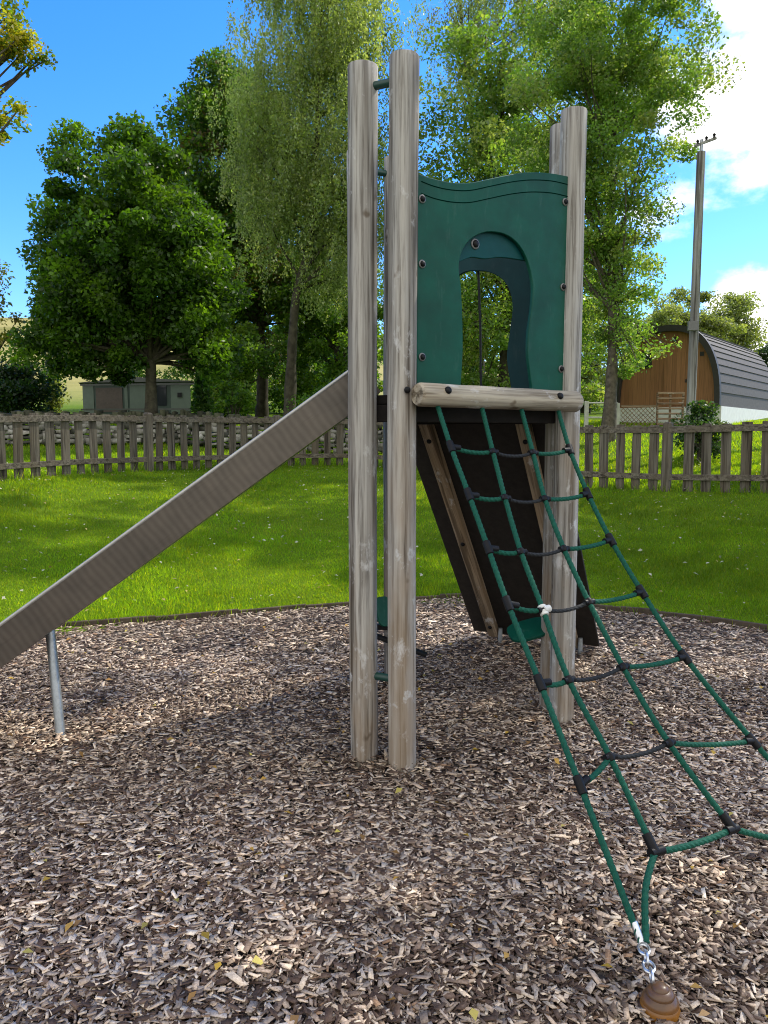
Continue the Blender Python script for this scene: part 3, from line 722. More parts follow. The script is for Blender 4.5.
# ------------------------------------------------------------------ climbing net
anc = hit(643, 946, (0, 0, .085), Vector((0, 0, 1)))
b0_ = ba + Vector((0, 0, -.035)); e1 = bx; e2 = (anc - b0_); nN = e1.cross(e2).normalized()
def N(px, py): return hit(px, py, b0_, nN)
net = thing('climbing_net', (anc.x, anc.y, 0), 'green rope climbing net stretched from the beam down to the ground', 'climbing net')
R1 = [(437, 404), (451, 447), (469, 495), (488, 548), (508, 604), (540, 683), (580, 785), (641, 942)]
R2 = [(481, 404), (493, 452), (505, 498), (521, 552), (543, 610), (569, 680), (610, 757), (655, 852)]
R3 = [(520, 404), (533, 453), (545, 499), (564, 549), (589, 602), (623, 667), (669, 743), (733, 829)]
R4 = [(557, 406), (570, 450), (588, 494), (611, 540), (642, 592), (685, 657), (753, 741)]
r1, r2, r3, r4 = [[N(*q) for q in r] for r in (R1, R2, R3, R4)]
r4.append(N(848, 848))
c4 = anc + bx * .95; c4.z = anc.z; r4.append(c4.copy())
def curve3(pts, step=.006, n=None):
    k = len(pts); out = []
    for i in range(k - 1):
        g = lambda j: pts[min(max(j, 0), k - 1)]
        p0, p1, p2, p3 = g(i - 1), g(i), g(i + 1), g(i + 2); m = max(2, int((p2 - p1).length / step))
        for q in range(m):
            t = q / m; out.append(.5 * ((2 * p1) + (-p0 + p2) * t + (2 * p0 - 5 * p1 + 4 * p2 - p3) * t * t + (-p0 + 3 * p1 - 3 * p2 + p3) * t ** 3))
    out.append(pts[-1]); return out
TW = 2 * math.pi / .021 * 1.0
RR = .0098
def rope(pts, mat, r=RR, nm='rope'):
    return MB().tube(curve3(pts), r, 12, True, TW).build(nm, mat, net, smooth=False)
for rr in (r1, r2, r3, r4): rope(rr, M['rope'])
def sag(a, b, s): return [a, a + (b - a) * .25 + Vector((0, 0, -s * .75)), (a + b) / 2 + Vector((0, 0, -s)), a + (b - a) * .75 + Vector((0, 0, -s * .75)), b]
for k in range(1, 7):
    rope(sag(r1[k], r2[k], .012), M['rope'], RR * .9, 'cross_rope'); rope(sag(r2[k], r3[k], .016), M['ropeblack'], RR * .72, 'cross_rope'); rope(sag(r3[k], r4[k], .010), M['rope'], RR * .9, 'cross_rope')
rope(sag(r2[7], r3[7], .012), M['rope'], RR, 'cross_rope'); rope(sag(r3[7], r4[7], .012), M['rope'], RR, 'cross_rope')
rope([r2[7], r2[7] + (anc - r2[7]) * .5 + Vector((-.012, 0, .02)), anc + Vector((.008, .0, .01))], M['rope'], RR)
def sleeve(p, d, l, r, mat='black', nm='connector', par=None):
    d = d.normalized(); return MB().tube([p - d * l / 2, p - d * l * .46, p + d * l * .46, p + d * l / 2], [r * .8, r, r, r * .8], 14).build(nm, M[mat], par or net, p, smooth=True)
for k in range(1, 7):
    for rr, other, sgn in ((r1, r2, 1), (r4, r3, 1)):
        d = rr[k + 1] - rr[k - 1]; cnn = sleeve(rr[k], d, .058, .0148)
        q = (other[k] - rr[k]).normalized(); s_ = MB().tube([rr[k], rr[k] + q * .042], [.0135, .0125], 12).build('stub', M['black'], cnn, rr[k], smooth=True)
    for rr in (r2, r3):
        mb = MB(); d = (rr[k + 1] - rr[k - 1]).normalized(); x_ = (r3[k] - r2[k]).normalized()
        mb.lathe([(.004, -.017), (.013, -.012), (.0165, 0), (.013, .012), (.004, .017)], rr[k], 14, d.to_track_quat('Z', 'Y').to_matrix())
        mb.tube([rr[k] - x_ * .024, rr[k] + x_ * .024], .0115, 10)
        mb.build('connector', M['black'], net, rr[k], smooth=True)
for a, b, c_ in ((r2[7], r2[6], r3[7]), (r3[7], r3[6], r2[7])):
    mb = MB().tube([a - (a - b).normalized() * .055, a], .0155, 14); mb.tube([a - (c_ - a).normalized() * .02, a + (c_ - a).normalized() * .035], .0145, 14)
    mb.build('connector', M['black'], net, a, smooth=True)
sleeve(r2[4] + (r2[5] - r2[3]).normalized() * .002, r2[5] - r2[3], .040, .0155, 'tape', 'tape_wrap'); sleeve(r2[4] + Vector((.012, 0, .004)), (r3[4] - r2[4]), .03, .0135, 'tape', 'tape_wrap')
# end ferrules, chains and ground anchors
def ground_end(pt, dirs, dome_c):
    for d in dirs: sleeve(pt + d.normalized() * .035, d, .055, .0115, 'chain', 'ferrule')
    to = Vector((dome_c.x, dome_c.y, .075)); d = (to - pt); n = 4; L = d.length
    for i in range(n):
        c_ = pt + d * ((i + .35) / n); x_ = d.normalized(); y_ = x_.cross(Vector((0, 0, 1))).normalized(); z_ = x_.cross(y_)
        rot = Matrix((x_, y_, z_) if i % 2 == 0 else (x_, z_, -y_)).transposed()
        MB().torus(c_, .0145, .0042, rot, 20, 8, 1.35).build('chain_link', M['chain'], net, c_, smooth=True)
dome = hit(660, 1000, (0, 0, .04), Vector((0, 0, 1))); dome.z = 0
ground_end(anc, [r1[6] - anc, r2[7] - anc], dome + Vector((-.012, .02, 0)))
dome2 = dome + bx * .95; dome2.z = 0
ground_end(c4, [r4[7] - c4, r3[7] - c4], dome2 + Vector((-.012, .02, 0)))
rope([r3[7] + (r4[7] - r3[7]) * .98, c4 + Vector((0, 0, .01))], M['rope'])
am, t_, b_, ns_, ls_ = nt('varnished_dome')
v_, raw_ = objvec(ns_, ls_); n_ = noise(ns_, ls_, v_, 16, 4, .6); sxx = ns_.new('ShaderNodeSeparateXYZ'); ls_.new(raw_, sxx.inputs[0])
mr_ = ns_.new('ShaderNodeMapRange'); mr_.inputs[1].default_value = .0; mr_.inputs[2].default_value = .075; ls_.new(sxx.outputs[2], mr_.inputs[0])
ad_ = ns_.new('ShaderNodeMath'); ad_.operation = 'MULTIPLY_ADD'; ls_.new(n_, ad_.inputs[0]); ad_.inputs[1].default_value = .5; ls_.new(mr_.outputs[0], ad_.inputs[2])
rp_ = ramp(ns_, [(.25, (.40, .17, .012)), (.6, (.25, .10, .012)), (.95, (.10, .05, .022))]); ls_.new(ad_.outputs[0], rp_.inputs[0]); ls_.new(rp_.outputs[0], b_.inputs['Base Color']); b_.inputs['Roughness'].default_value = .35
prof = [(r_ * 1.02, z_ * .86) for r_, z_ in [(.047, -.02), (.049, 0), (.050, .014), (.047, .025), (.0455, .028), (.0465, .032), (.044, .042), (.038, .050), (.0345, .053), (.035, .056), (.0335, .063), (.028, .069), (.0215, .072), (.021, .075), (.018, .080), (.010, .084), (.002, .085)]]
an1 = MB().lathe(prof, (dome.x, dome.y, .010), 32).build('ground_anchor', am, None, (dome.x, dome.y, 0), smooth=True)
tag(an1, 'brown ridged dome cap at the foot of the net, chained to it', 'ground anchor', 'ground anchors of the net')
an2 = an1.copy(); col.objects.link(an2); an2.location = (dome2.x, dome2.y, 0)

# ------------------------------------------------------------------ trees
def leaves_mesh(pts, size, cols, up=.35, aspect=.62, droop=0.0):
    n = len(pts); nrm = rng.normal(0, 1, (n, 3)); nrm[:, 2] += up * 2; nrm /= np.linalg.norm(nrm, axis=1)[:, None]
    r = rng.normal(0, 1, (n, 3)); r[:, 2] -= droop * 3; a = r - nrm * (r * nrm).sum(1)[:, None]; a /= np.linalg.norm(a, axis=1)[:, None]; b = np.cross(nrm, a)
    s = (size * rng.uniform(.55, 1.15, n))[:, None]; k = aspect * rng.uniform(.8, 1.2, n)[:, None]
    fold = nrm * s * .12
    vs = [pts - a * s * .5, pts + b * s * .5 * k + fold - a * s * .06, pts + a * s * .5, pts - b * s * .5 * k + fold - a * s * .06]
    V = np.stack(vs, 1).reshape(-1, 3); return V, np.arange(n * 4).reshape(-1, 4), cols
def clumpy(c, rad, n_cl, n_lf, cr, shell=.45, flat=.7, low_cut=None, strands=0):
    """leaf points in clumps spread through an ellipsoid: returns points, clump index, clump centres"""
    d = rng.normal(0, 1, (n_cl, 3)); d /= np.linalg.norm(d, axis=1)[:, None]
    rr = rng.random(n_cl) ** shell; cc = np.array(c) + d * rr[:, None] * np.array(rad)
    # knobbly outline: push the clumps in and out by direction
    wob = 1 + .05 * np.sin(d[:, 0] * 5 + d[:, 2] * 4 + c[0]) * np.cos(d[:, 1] * 4 + d[:, 2] * 3 + c[1])
    cc = np.array(c) + (cc - np.array(c)) * wob[:, None]
    w = rng.uniform(.5, 1.6, n_cl); idx = rng.choice(n_cl, n_lf, p=w / w.sum()); crs = cr * rng.uniform(.6, 1.35, n_cl)
    g = rng.normal(0, 1, (n_lf, 3)); g /= np.linalg.norm(g, axis=1)[:, None]; g *= (rng.random(n_lf) ** .45)[:, None]
    pts = cc[idx] + g * crs[idx][:, None] * np.array([1, 1, flat])
    if strands:
        k = rng.random(n_lf); sid = rng.integers(0, 9, n_lf); h = (idx * 9 + sid)
        jx = np.sin(h * 12.9898) * crs[idx] * 1.1; jy = np.cos(h * 78.233) * crs[idx] * 1.1
        ln = strands * (.5 + .5 * np.abs(np.sin(h * 3.7)))
        sw = .25 * np.sin(h * 1.7)
        pts = cc[idx] + np.stack([jx + sw * k * ln + rng.normal(0, .06, n_lf), jy + rng.normal(0, .06, n_lf), -k * ln + rng.normal(0, .05, n_lf) + .3], 1)
    return pts, idx, cc
def tube_np(a, b, r0, r1, bend, n=6, k=7):
    a = Vector(a); b = Vector(b); m = (a + b) / 2 + Vector(bend); out = []
    for i in range(k): t = i / (k - 1); out.append(a * (1 - t) ** 2 + m * 2 * t * (1 - t) + b * t * t)
    return out, [r0 + (r1 - r0) * (i / (k - 1)) for i in range(k)]
CLEAR = None
def tree(name, label, px, dist, crowns, trunk_pts, tr, leaf, palette, cat='tree', group=None, bark='bark', trans=None, up=.35, base=None, limbs=26, topdark=0, strands=0, aspect=.62, mat='leaf', lobes=None):
    """crowns: list of (centre, radii, n_clumps, n_leaves, clump radius). trunk_pts: world points from the ground up."""
    root = trunk_pts[0]; t = thing(name, root, label, cat, group)
    k = len(trunk_pts); rs = [tr * (1 - .82 * (i / (k - 1))) for i in range(k)]; rs[0] *= 1.35
    mb = MB(); sm = curve3([Vector(p) for p in trunk_pts], .35); m = len(sm)
    rr = [float(np.interp(i / (m - 1) * (k - 1), range(k), rs)) * (1 + .07 * math.sin(i * 1.9)) for i in range(m)]
    mb.tube([p + Vector((0, 0, -.15 if i == 0 else 0)) for i, p in enumerate(sm)], rr, 10)
    PTS, COL = [], []
    for (c, rad, ncl, nlf, crr, shell) in crowns:
        pts, idx, cc = clumpy(c, rad, ncl, nlf, crr, shell, strands=strands)
        gz_ok = pts[:, 2] > gz_np(pts[:, 0], pts[:, 1]) + .05; pts, idx = pts[gz_ok], idx[gz_ok]
        if CLEAR: kk = gaps(pts, CLEAR); pts, idx = pts[kk], idx[kk]
        pal_ = np.array(palette); ci = rng.integers(0, len(pal_), ncl); tone = rng.uniform(.72, 1.22, ncl)
        mixi = np.where(rng.random(len(idx)) < .3, rng.integers(0, len(pal_), len(idx)), ci[idx])
        COL.append(pal_[mixi] * tone[idx][:, None] * rng.uniform(.75, 1.25, len(idx))[:, None]); PTS.append(pts)
        for q in cc[rng.permutation(ncl)[:limbs]]:
            q = Vector(q); hgt = min(max(q.z - rng.uniform(.8, 2.2) - .25 * (q.xy - sm[0].xy).length, sm[0].z + .32 * (sm[-1].z - sm[0].z)), sm[-1].z)
            i = min(range(m), key=lambda j: abs(sm[j].z - hgt)); p = sm[i]; r0 = rr[i] * .45
            pts_, rs_ = tube_np(p, q, max(r0, .02), .008, (rng.normal(0, .15), rng.normal(0, .15), (q.z - p.z) * -.1 + .15)); mb.tube(pts_, rs_, 6)
    tk = mb.build('trunk', M[bark], t, root, smooth=True)
    V, Fc, Cc = leaves_mesh(np.concatenate(PTS), leaf, np.concatenate(COL), up, aspect, 1.0 if strands else 0)
    np_mesh('crown', V, Fc, Cc, M[mat], tuple(root), t)
    return t
def GP(px, Y, dz=0):
    x = (px - 384) / F * (Y * math.cos(TH) + .0) ; x = P(px, 430, Y).x; return Vector((x, Y, gz(x, Y) + dz))
def mpp(Y): return Y / F                # metres per pixel at distance Y
def el(px, py, Y, rx, ry, depth, ncl, nlf, cr, shell=.45):
    c = P(px, py, Y); k = mpp(Y) * 1.02; return (tuple(c), (rx * k, depth, ry * k), ncl, nlf, cr, shell)

G_MAPLE = [(.050, .112, .013), (.062, .135, .014), (.095, .18, .017), (.036, .088, .012)]
G_MID = [(.085, .165, .024), (.11, .195, .028), (.065, .135, .02), (.15, .23, .035)]
G_BIRCH = [(.215, .28, .125), (.265, .325, .155), (.16, .22, .09), (.33, .37, .20)]
G_RIGHT = [(.145, .240, .055), (.18, .280, .068), (.11, .195, .042), (.28, .335, .13)]
G_YEL = [(.28, .27, .03), (.16, .22, .025), (.34, .28, .035), (.12, .19, .025)]
G_PALE = [(.20, .23, .10), (.23, .26, .12), (.16, .195, .085)]
G_DARK = [(.018, .045, .012), (.025, .055, .016), (.014, .036, .010)]

# round maple left
Y = 18.0
tree('maple_tree', 'round dark green maple tree with short trunk behind the fence post', 150, Y,
     [el(128, 248, Y, 82, 110, 2.2, 240, 80000, .46, .45), el(76, 298, Y, 46, 50, 1.5, 50, 15000, .42), el(190, 290, Y, 50, 66, 1.6, 54, 15000, .44), el(60, 350, Y, 38, 24, 1.2, 26, 5500, .36), el(205, 350, Y, 36, 28, 1.2, 24, 5000, .36), el(110, 366, Y, 40, 14, 1.0, 18, 3000, .3)],
     [GP(151, Y), P(151, 385, Y), P(150, 340, Y), P(146, 280, Y), P(138, 190, Y)], .15, .125, G_MAPLE, bark='barkdark', limbs=10)
# tall birch
Y = 24.0
tree('birch_tree', 'tall weeping birch with pale leaning trunk left of the tower', 290, Y,
     [el(316, 70, Y, 74, 160, 2.2, 220, 105000, .6, .5), el(325, -70, Y, 56, 70, 1.8, 40, 12000, .55), el(345, 215, Y, 52, 95, 1.8, 80, 40000, .5), el(268, 150, Y, 34, 120, 1.5, 60, 24000, .5)],
     [GP(289, Y), P(292, 350, Y), P(297, 290, Y), P(310, 240, Y), P(318, 120, Y), P(322, -40, Y)], .17, .098, G_BIRCH, bark='barkdark', limbs=14, strands=1.5, aspect=.55)
# dark tree between them
Y = 30.0
tree('sycamore_tree', 'dark sycamore with rusty top leaves between maple and birch', 235, Y,
     [el(226, 200, Y, 54, 118, 2.5, 130, 44000, .8), el(220, 95, Y, 30, 44, 1.4, 34, 9000, .6), el(258, 260, Y, 64, 110, 2.5, 100, 32000, .8)],
     [GP(262, Y), P(262, 360, Y), P(255, 280, Y), P(235, 120, Y)], .2, .17, G_MAPLE + [(.07, .06, .02)], bark='barkdark')
# large lit tree on the right
Y = 19.0
tree('ash_tree', 'large sunlit tree with mossy trunk directly right of the tower', 612, Y,
     [el(622, 60, Y, 88, 150, 2.6, 190, 58000, .46, .5), el(606, 250, Y, 50, 95, 1.8, 80, 17000, .42, .6), el(632, 350, Y, 34, 28, .9, 18, 2200, .38), el(560, 130, Y, 60, 110, 2.0, 70, 13000, .48)],
     [GP(608, Y), P(611, 390, Y), P(613, 340, Y), P(612, 260, Y), P(612, 180, Y), P(622, 40, Y)], .145, .098, G_RIGHT, bark='bark', limbs=26)
Y = 24.0
tree('alder_tree', 'bushy green tree behind the arched tower panel', 500, Y,
     [el(500, 150, Y, 86, 120, 2.4, 110, 28000, .65, .5), el(480, 320, Y, 84, 95, 2.4, 90, 19000, .6), el(575, 320, Y, 40, 80, 2.0, 50, 9000, .65)],
     [GP(505, Y), P(505, 360, Y), P(508, 280, Y), P(505, 180, Y), P(500, 60, Y)], .2, .15, G_RIGHT, bark='barkdark')
Y = 27.0
tree('young_birch', 'thin airy birch whose sparse twigs top the tower panel', 470, Y,
     [el(466, 30, Y, 54, 110, 2.0, 70, 17000, .5, .6), el(545, 0, Y, 70, 80, 2.2, 80, 21000, .55, .6)],
     [GP(480, Y), P(480, 300, Y), P(478, 180, Y), P(465, 60, Y), P(455, -60, Y)], .15, .10, G_BIRCH + [(.12, .10, .04)], limbs=14, strands=.9, aspect=.5)
# trees filling the background rows
for (nm, lab, px, py, Yd, rx, ry, n1, n2, pal_, lf) in [
    ('hazel_tree', 'loose mid green tree behind the birch trunk', 335, 320, 29, 60, 100, 90, 22000, G_MID, .17),
    ('hawthorn_tree', 'light green bushy tree low between maple and birch', 225, 360, 27, 60, 56, 60, 14000, G_MID, .15),
    ('rowan_tree', 'pale leafy tree seen through the tower arch', 475, 330, 34, 80, 95, 70, 16000, G_RIGHT, .2),
    ('willow_tree', 'grey green willow left of the cabin behind the ash trunk', 585, 345, 33, 50, 75, 60, 12000, G_PALE, .18),
    ('poplar_tree', 'hazy pale tree rising behind the cabin roof', 685, 335, 48, 54, 42, 90, 24000, G_PALE, .22),
    ('lime_tree', 'pale round tree at far right behind the cabin roof', 735, 335, 50, 26, 40, 60, 12000, G_PALE, .22),
    ('spruce_tree', 'dark distant tree at the right edge behind the cabin', 775, 365, 75, 22, 28, 18, 2200, G_DARK, .35),
    ('elm_tree', 'shadowy tree filling the gap behind the maple crown', 130, 300, 40, 60, 80, 60, 12000, G_MAPLE, .24),
    ('larch_tree', 'dim tree deep between the birch and the tower posts', 285, 270, 42, 80, 140, 120, 30000, G_MID, .24),
    ('oak_tree', 'broad green tree far behind the stone wall left of the tower', 330, 350, 52, 90, 70, 90, 22000, G_MID, .28),
    ('plum_tree', 'yellow green tree cut off by the left edge', -22, 312, 26, 42, 48, 30, 4200, [(.13, .16, .03), (.17, .19, .04), (.2, .17, .03)], .15)]:
    c = P(px, py, Yd); tree(nm, lab, px, Yd, [el(px, py, Yd, rx, ry, rx * mpp(Yd) * .8, n1, n2, .085 * Yd ** .6 * .9, .5)], [GP(px, Yd), P(px + 2, py + ry * .4, Yd), P(px, py - ry * .5, Yd)], .16, lf, pal_, bark='barkdark', limbs=14)
# autumn tree reaching in at the top left
Y = 11.0
def yel():
    root = GP(-190, Y); tp = [root, P(-185, 250, Y), P(-170, 60, Y), P(-150, -150, Y)]
    cr = [el(-165, 20, Y, 120, 190, 1.7, 80, 9000, .5), el(5, 42, Y, 30, 18, .5, 12, 1100, .2), el(24, 50, Y, 20, 13, .4, 8, 620, .15), el(-2, 105, Y, 24, 20, .4, 9, 800, .18), el(-2, 135, Y, 12, 20, .3, 6, 320, .13), el(0, 5, Y, 20, 14, .4, 7, 520, .17)]
    tree('beech_tree', 'autumn yellow branches reaching in at the top left corner', -190, Y, cr, tp, .22, .075, G_YEL, limbs=7)
yel()
# trees outside the right edge that shade the lawn
for (x, y, h, r) in [(10.9, 13.3, 12.0, 2.3), (12.6, 12.2, 12, 2.3)]:
    z = gz(x, y)
    tree('shade_tree', 'broad tree standing outside the right edge beyond the fence', 0, y, [((x, y, z + h * .62), (r, r, h * .36), 120, 30000, .75, .5)], [Vector((x, y, z)), Vector((x, y, z + h * .4)), Vector((x, y, z + h * .8))], .22, .2, G_MID, bark='barkdark', limbs=14, group='trees outside the right edge')

for (x, y, h, r, n, lab) in [(9.6, 17.5, 20, 2.2, 5200, 'very tall slim tree just outside the right edge beyond the fence'), (9.9, 16.0, 15.5, 1.7, 5200, 'thin tall tree just outside the right edge, left of the broad ones')]:
    z = gz(x, y)
    tree('shade_tree', lab, 0, y, [((x, y, z + h * .75), (r, r, h * .22), 34, n, .55, .5)], [Vector((x, y, z)), Vector((x, y, z + h * .4)), Vector((x, y, z + h * .9))], .16, .2, G_MID, bark='barkdark', limbs=14)
# the tree whose dappled shade lies over the tower: its crown keeps a few gaps for the sun
def gaps(pts, spots):
    keep = np.ones(len(pts), bool); S = np.array(sd)
    for x, y, r in spots:
        v = pts - np.array([x, y, 0]); d = np.linalg.norm(v - (v @ S)[:, None] * S[None], axis=1); keep &= d > r
    return keep
SPOTS = [(-.78, 3.47, .13), (-.6, 3.6, .15), (-.42, 3.72, .15), (-.22, 3.87, .15), (-1.25, 3.95, .17), (-1.0, 4.12, .16), (-.75, 4.3, .15), (.5, 5.6, .3), (1.6, 5.4, .35), (-.6, 5.5, .3), (2.1, 4.7, .25), (1.5, 2.6, .16), (.9, 2.2, .12), (-1.9, 5.2, .3), (0.1, 2.4, .1), (-.4, 2.0, .1)]
CLEAR = SPOTS
tree('lime_shade_tree', 'large broad tree standing nearest outside the right edge of the lawn', 0, 8,
     [((8.3, 8.3, 10.2), (2.9, 3.3, 3.4), 100, 5200, .55, .5)], [Vector((8.6, 8.6, gz(8.6, 8.6))), Vector((8.6, 8.5, 4)), Vector((8.4, 8.4, 9)), Vector((8.3, 8.3, 12))], .24, .2, G_MID, bark='barkdark', limbs=20)
CLEAR = None
# shrubs
def shrub(name, label, px, py, Y, rx, ry, n, leaf, pal_, cat='shrub'):
    c = P(px, py, Y); root = GP(px, Y)
    tree(name, label, px, Y, [el(px, py, Y, rx, ry, rx * mpp(Y) * .8, max(10, n // 130), n, Y * .0026 * max(rx, ry) ** .5, .6)], [root, (root + c) / 2, c], .05, leaf, pal_, cat=cat, bark='barkdark', limbs=10)
shrub('laurel_bush', 'dark green bush above the wall at the left edge', 6, 392, 21, 48, 30, 12000, .12, G_DARK)
shrub('privet_bush', 'small grey green bush left of the green caravan', 52, 396, 23, 9, 24, 2600, .10, G_PALE)
shrub('rose_bush', 'leafy bush with pale blooms at the foot of the utility pole', 701, 430, 14.4, 23, 30, 5200, .075, [(.03, .07, .02), (.05, .10, .03), (.12, .15, .10)])
shrub('bramble_bush', 'dark low bush along the wall behind the slide', 335, 405, 21, 40, 20, 2600, .1, G_MID)
shrub('holly_bush', 'green bush behind the wall below the maple crown', 232, 398, 21, 26, 22, 1800, .1, G_MID)
for i_, (px, py, Yb, rx, ry, lab) in enumerate([(150, 392, 37, 60, 30, 'leafy hedge bush rising behind the caravan roof'), (235, 392, 33, 40, 34, 'mid green hedge bush right of the cypress'), (300, 395, 34, 40, 32, 'hedge bush behind the birch trunk'), (350, 388, 33, 36, 40, 'hedge bush beside the slide top behind the wall'), (455, 390, 33, 60, 40, 'wide hedge bush low behind the tower deck'), (575, 395, 36, 40, 34, 'hedge bush left of the ash trunk beyond the field')]):
    shrub('hedge_bush', lab, px, py, Yb, rx, ry, 7000, .16, G_MID if i_ % 2 else G_MAPLE)
def conifer(px, Y, top, w, label):
    root = GP(px, Y); tp = P(px, top, Y); H = tp.z - root.z; t = thing('cypress_tree', root, label, 'tree')
    MB().tube([root, root + Vector((0, 0, H * .9))], [.06, .015], 8).build('trunk', M['barkdark'], t, root)
    n = 5200; h = rng.random(n) ** 1.25; a = rng.uniform(0, 6.28, n); r = w * (1 - h) ** .75 * rng.uniform(.55, 1, n) * (1 + .18 * np.sin(a * 5 + h * 14))
    pts = np.stack([root.x + r * np.cos(a), root.y + r * np.sin(a), root.z + .1 + h * H], 1)
    cols = np.array([(.06, .13, .02), (.08, .16, .025), (.04, .10, .018)])[rng.integers(0, 3, n)] * rng.uniform(.7, 1.25, n)[:, None]
    V, Fc, Cc = leaves_mesh(pts, .12, cols, .1, .4); np_mesh('crown', V, Fc, Cc, M['leaf'], tuple(root), t)
conifer(203, 20.0, 358, .36, 'small bright green cypress beside the green caravan')

# ------------------------------------------------------------------ dry stone wall
def stone_mat():
    m, t, b, ns, ls = nt('dry_stone'); a = ns.new('ShaderNodeAttribute'); a.attribute_name = 'tint'; g = ns.new('ShaderNodeNewGeometry')
    n = noise(ns, ls, g.outputs['Position'], 9, 6, .65); r = ramp(ns, [(.35, (.55, .56, .5)), (.65, (1.2, 1.2, 1.2))]); ls.new(n, r.inputs[0])
    ls.new(mixc(ns, ls, 1, a.outputs['Color'], r.outputs[0], 'MULTIPLY'), b.inputs['Base Color']); b.inputs['Roughness'].default_value = .9; return m
mst = stone_mat(); VV, FF, CC = [], [], []; off = 0
cube = np.array([[-1, -1, -1], [1, -1, -1], [1, 1, -1], [-1, 1, -1], [-1, -1, 1], [1, -1, 1], [1, 1, 1], [-1, 1, 1]], float) * .5
cf = np.array([[3, 2, 1, 0], [4, 5, 6, 7], [0, 1, 5, 4], [1, 2, 6, 5], [2, 3, 7, 6], [3, 0, 4, 7]])
wx0, wx1, wy0, wy1 = -15.0, .6, 16.6, 18.6
x = wx0
rows = 6
for r in range(rows):
    x = wx0 + rng.uniform(0, .2)
    while x < wx1:
        l = rng.uniform(.10, .34) if r < rows - 1 else rng.uniform(.06, .16); hh = rng.uniform(.07, .115) if r < rows - 1 else rng.uniform(.10, .24)
        yy = wy0 + (wy1 - wy0) * (x - wx0) / (wx1 - wx0); zz = gz(x, yy) + .04 + r * .107 + hh / 2
        v = cube * np.array([l * .97, .42 - r * .015 + rng.uniform(-.05, .03), hh * .96 + rng.uniform(-.02, .02)]) + rng.normal(0, .018, (8, 3)); v += np.array([x + l / 2, yy + rng.normal(0, .012), zz])
        VV.append(v); FF.append(cf + off); off += 8
        c = np.array([[.40, .38, .35], [.26, .25, .22], [.62, .60, .57], [.10, .10, .08], [.5, .47, .43]])[rng.integers(0, 5)] * rng.uniform(.8, 1.15)
        c = c * .58
        if r == rows - 1: c = np.array([.06, .06, .045]) * rng.uniform(.5, 1.6) * np.array([1, 1.05, .8])
        CC.append(np.repeat(c[None], 6, 0)); x += l
wo = np_mesh('stone_wall', np.concatenate(VV), np.concatenate(FF), np.concatenate(CC), mst, (-6, 17.5, gz(-6, 17.5)))
tag(wo, 'grey dry stone wall with dark coping behind the left fence', 'wall')

# ------------------------------------------------------------------ green caravan (static)
M['cgreen'] = plain('shaded_dark_green_cladding', (.022, .042, .032), .6, 0, .12, 5); M['cpale'] = plain('shaded_pale_green_cladding', (.075, .105, .082), .6, 0, .1, 5)  # cladding and curtain colours darkened to paint in the maple crown's shade
M['croof'] = plain('caravan_roof', (.06, .065, .06), .7, 0, .2, 5); M['curtain'] = plain('shaded_brown_curtain', (.06, .046, .038), .7, 0, .2, 9)
Yc = 25.0; f0 = P(84, 415, Yc); f1 = P(191, 415, Yc - .6); zb = gz((f0.x + f1.x) / 2, Yc) + .25; zt = P(84, 383, Yc).z
ux = (f1 - f0); ux.z = 0; FW = ux.length; ux.normalize(); uy = Vector((-ux.y, ux.x, 0)); side_d = (uy * .9 - ux * .45).normalized()
cv = thing('static_caravan', Vector((f0.x, Yc, gz(f0.x, Yc))), 'green and cream static caravan half hidden under the maple tree', 'caravan')
H = zt - zb
def rotm(a, b, c): return Matrix((a, b, c)).transposed()
DEP = 8.5
def cvp(a, d, z): return Vector((f0.x, f0.y, 0)) + ux * a + side_d * d + Vector((0, 0, z))
def slab(a0, a1, d0, d1, z0, z1): 
    mb = MB(); pts = [cvp(a0, d0, z0), cvp(a1, d0, z0), cvp(a1, d1, z0), cvp(a0, d1, z0), cvp(a0, d0, z1), cvp(a1, d0, z1), cvp(a1, d1, z1), cvp(a0, d1, z1)]
    return mb.add(pts, [(3, 2, 1, 0), (4, 5, 6, 7), (0, 1, 5, 4), (1, 2, 6, 5), (2, 3, 7, 6), (3, 0, 4, 7)])
body = slab(0, FW, 0, DEP, zb, zt).build('wall', M['cgreen'], cv)
mb = MB(); zr = zt + .16
pts = [cvp(-.15, -.2, zt), cvp(FW + .15, -.2, zt), cvp(FW / 2, -.2, zr), cvp(-.15, DEP + .2, zt), cvp(FW + .15, DEP + .2, zt), cvp(FW / 2, DEP + .2, zr)]
mb.add(pts, [(0, 1, 2), (3, 5, 4), (0, 2, 5, 3), (1, 4, 5, 2), (0, 3, 4, 1)]).build('roof', M['croof'], cv)
def face(a0, a1, z0, z1, mat, nm, d=-.02): return slab(a0 * FW, a1 * FW, d, d + .018, zb + H * z0, zb + H * z1).build(nm, mat, cv)
face(.0, .10, 0, 1, M['cpale'], 'corner_panel'); w_ = face(.12, .37, .12, .85, M['curtain'], 'window'); face(.39, .42, 0, 1, M['cpale'], 'trim'); face(.44, .60, .05, .92, M['cpale'], 'door'); face(.66, .78, .3, .9, M['glass'], 'window'); face(.82, 1.0, 0, 1, M['cpale'], 'corner_panel')
slab(.88 * FW, .92 * FW, -.06, -.022, zb + H * .55, zb + H * .68).build('lamp', M['black'], cv)
slab(-.022, -.004, .05, DEP - .05, zb + .05, zt - .02).build('side_cladding', M['cpale'], cv)
for k in range(6):
    d0 = .7 + k * 1.3; slab(-.05, -.026, d0, d0 + .8, zb + H * .35, zb + H * .85).build('window', M['glass'], cv)
for z_ in (.15, .9): slab(FW * .0, FW * 1.02, -1.1, -1.05, zb + z_, zb + z_ + .05).build('handrail', M['croof'], cv)

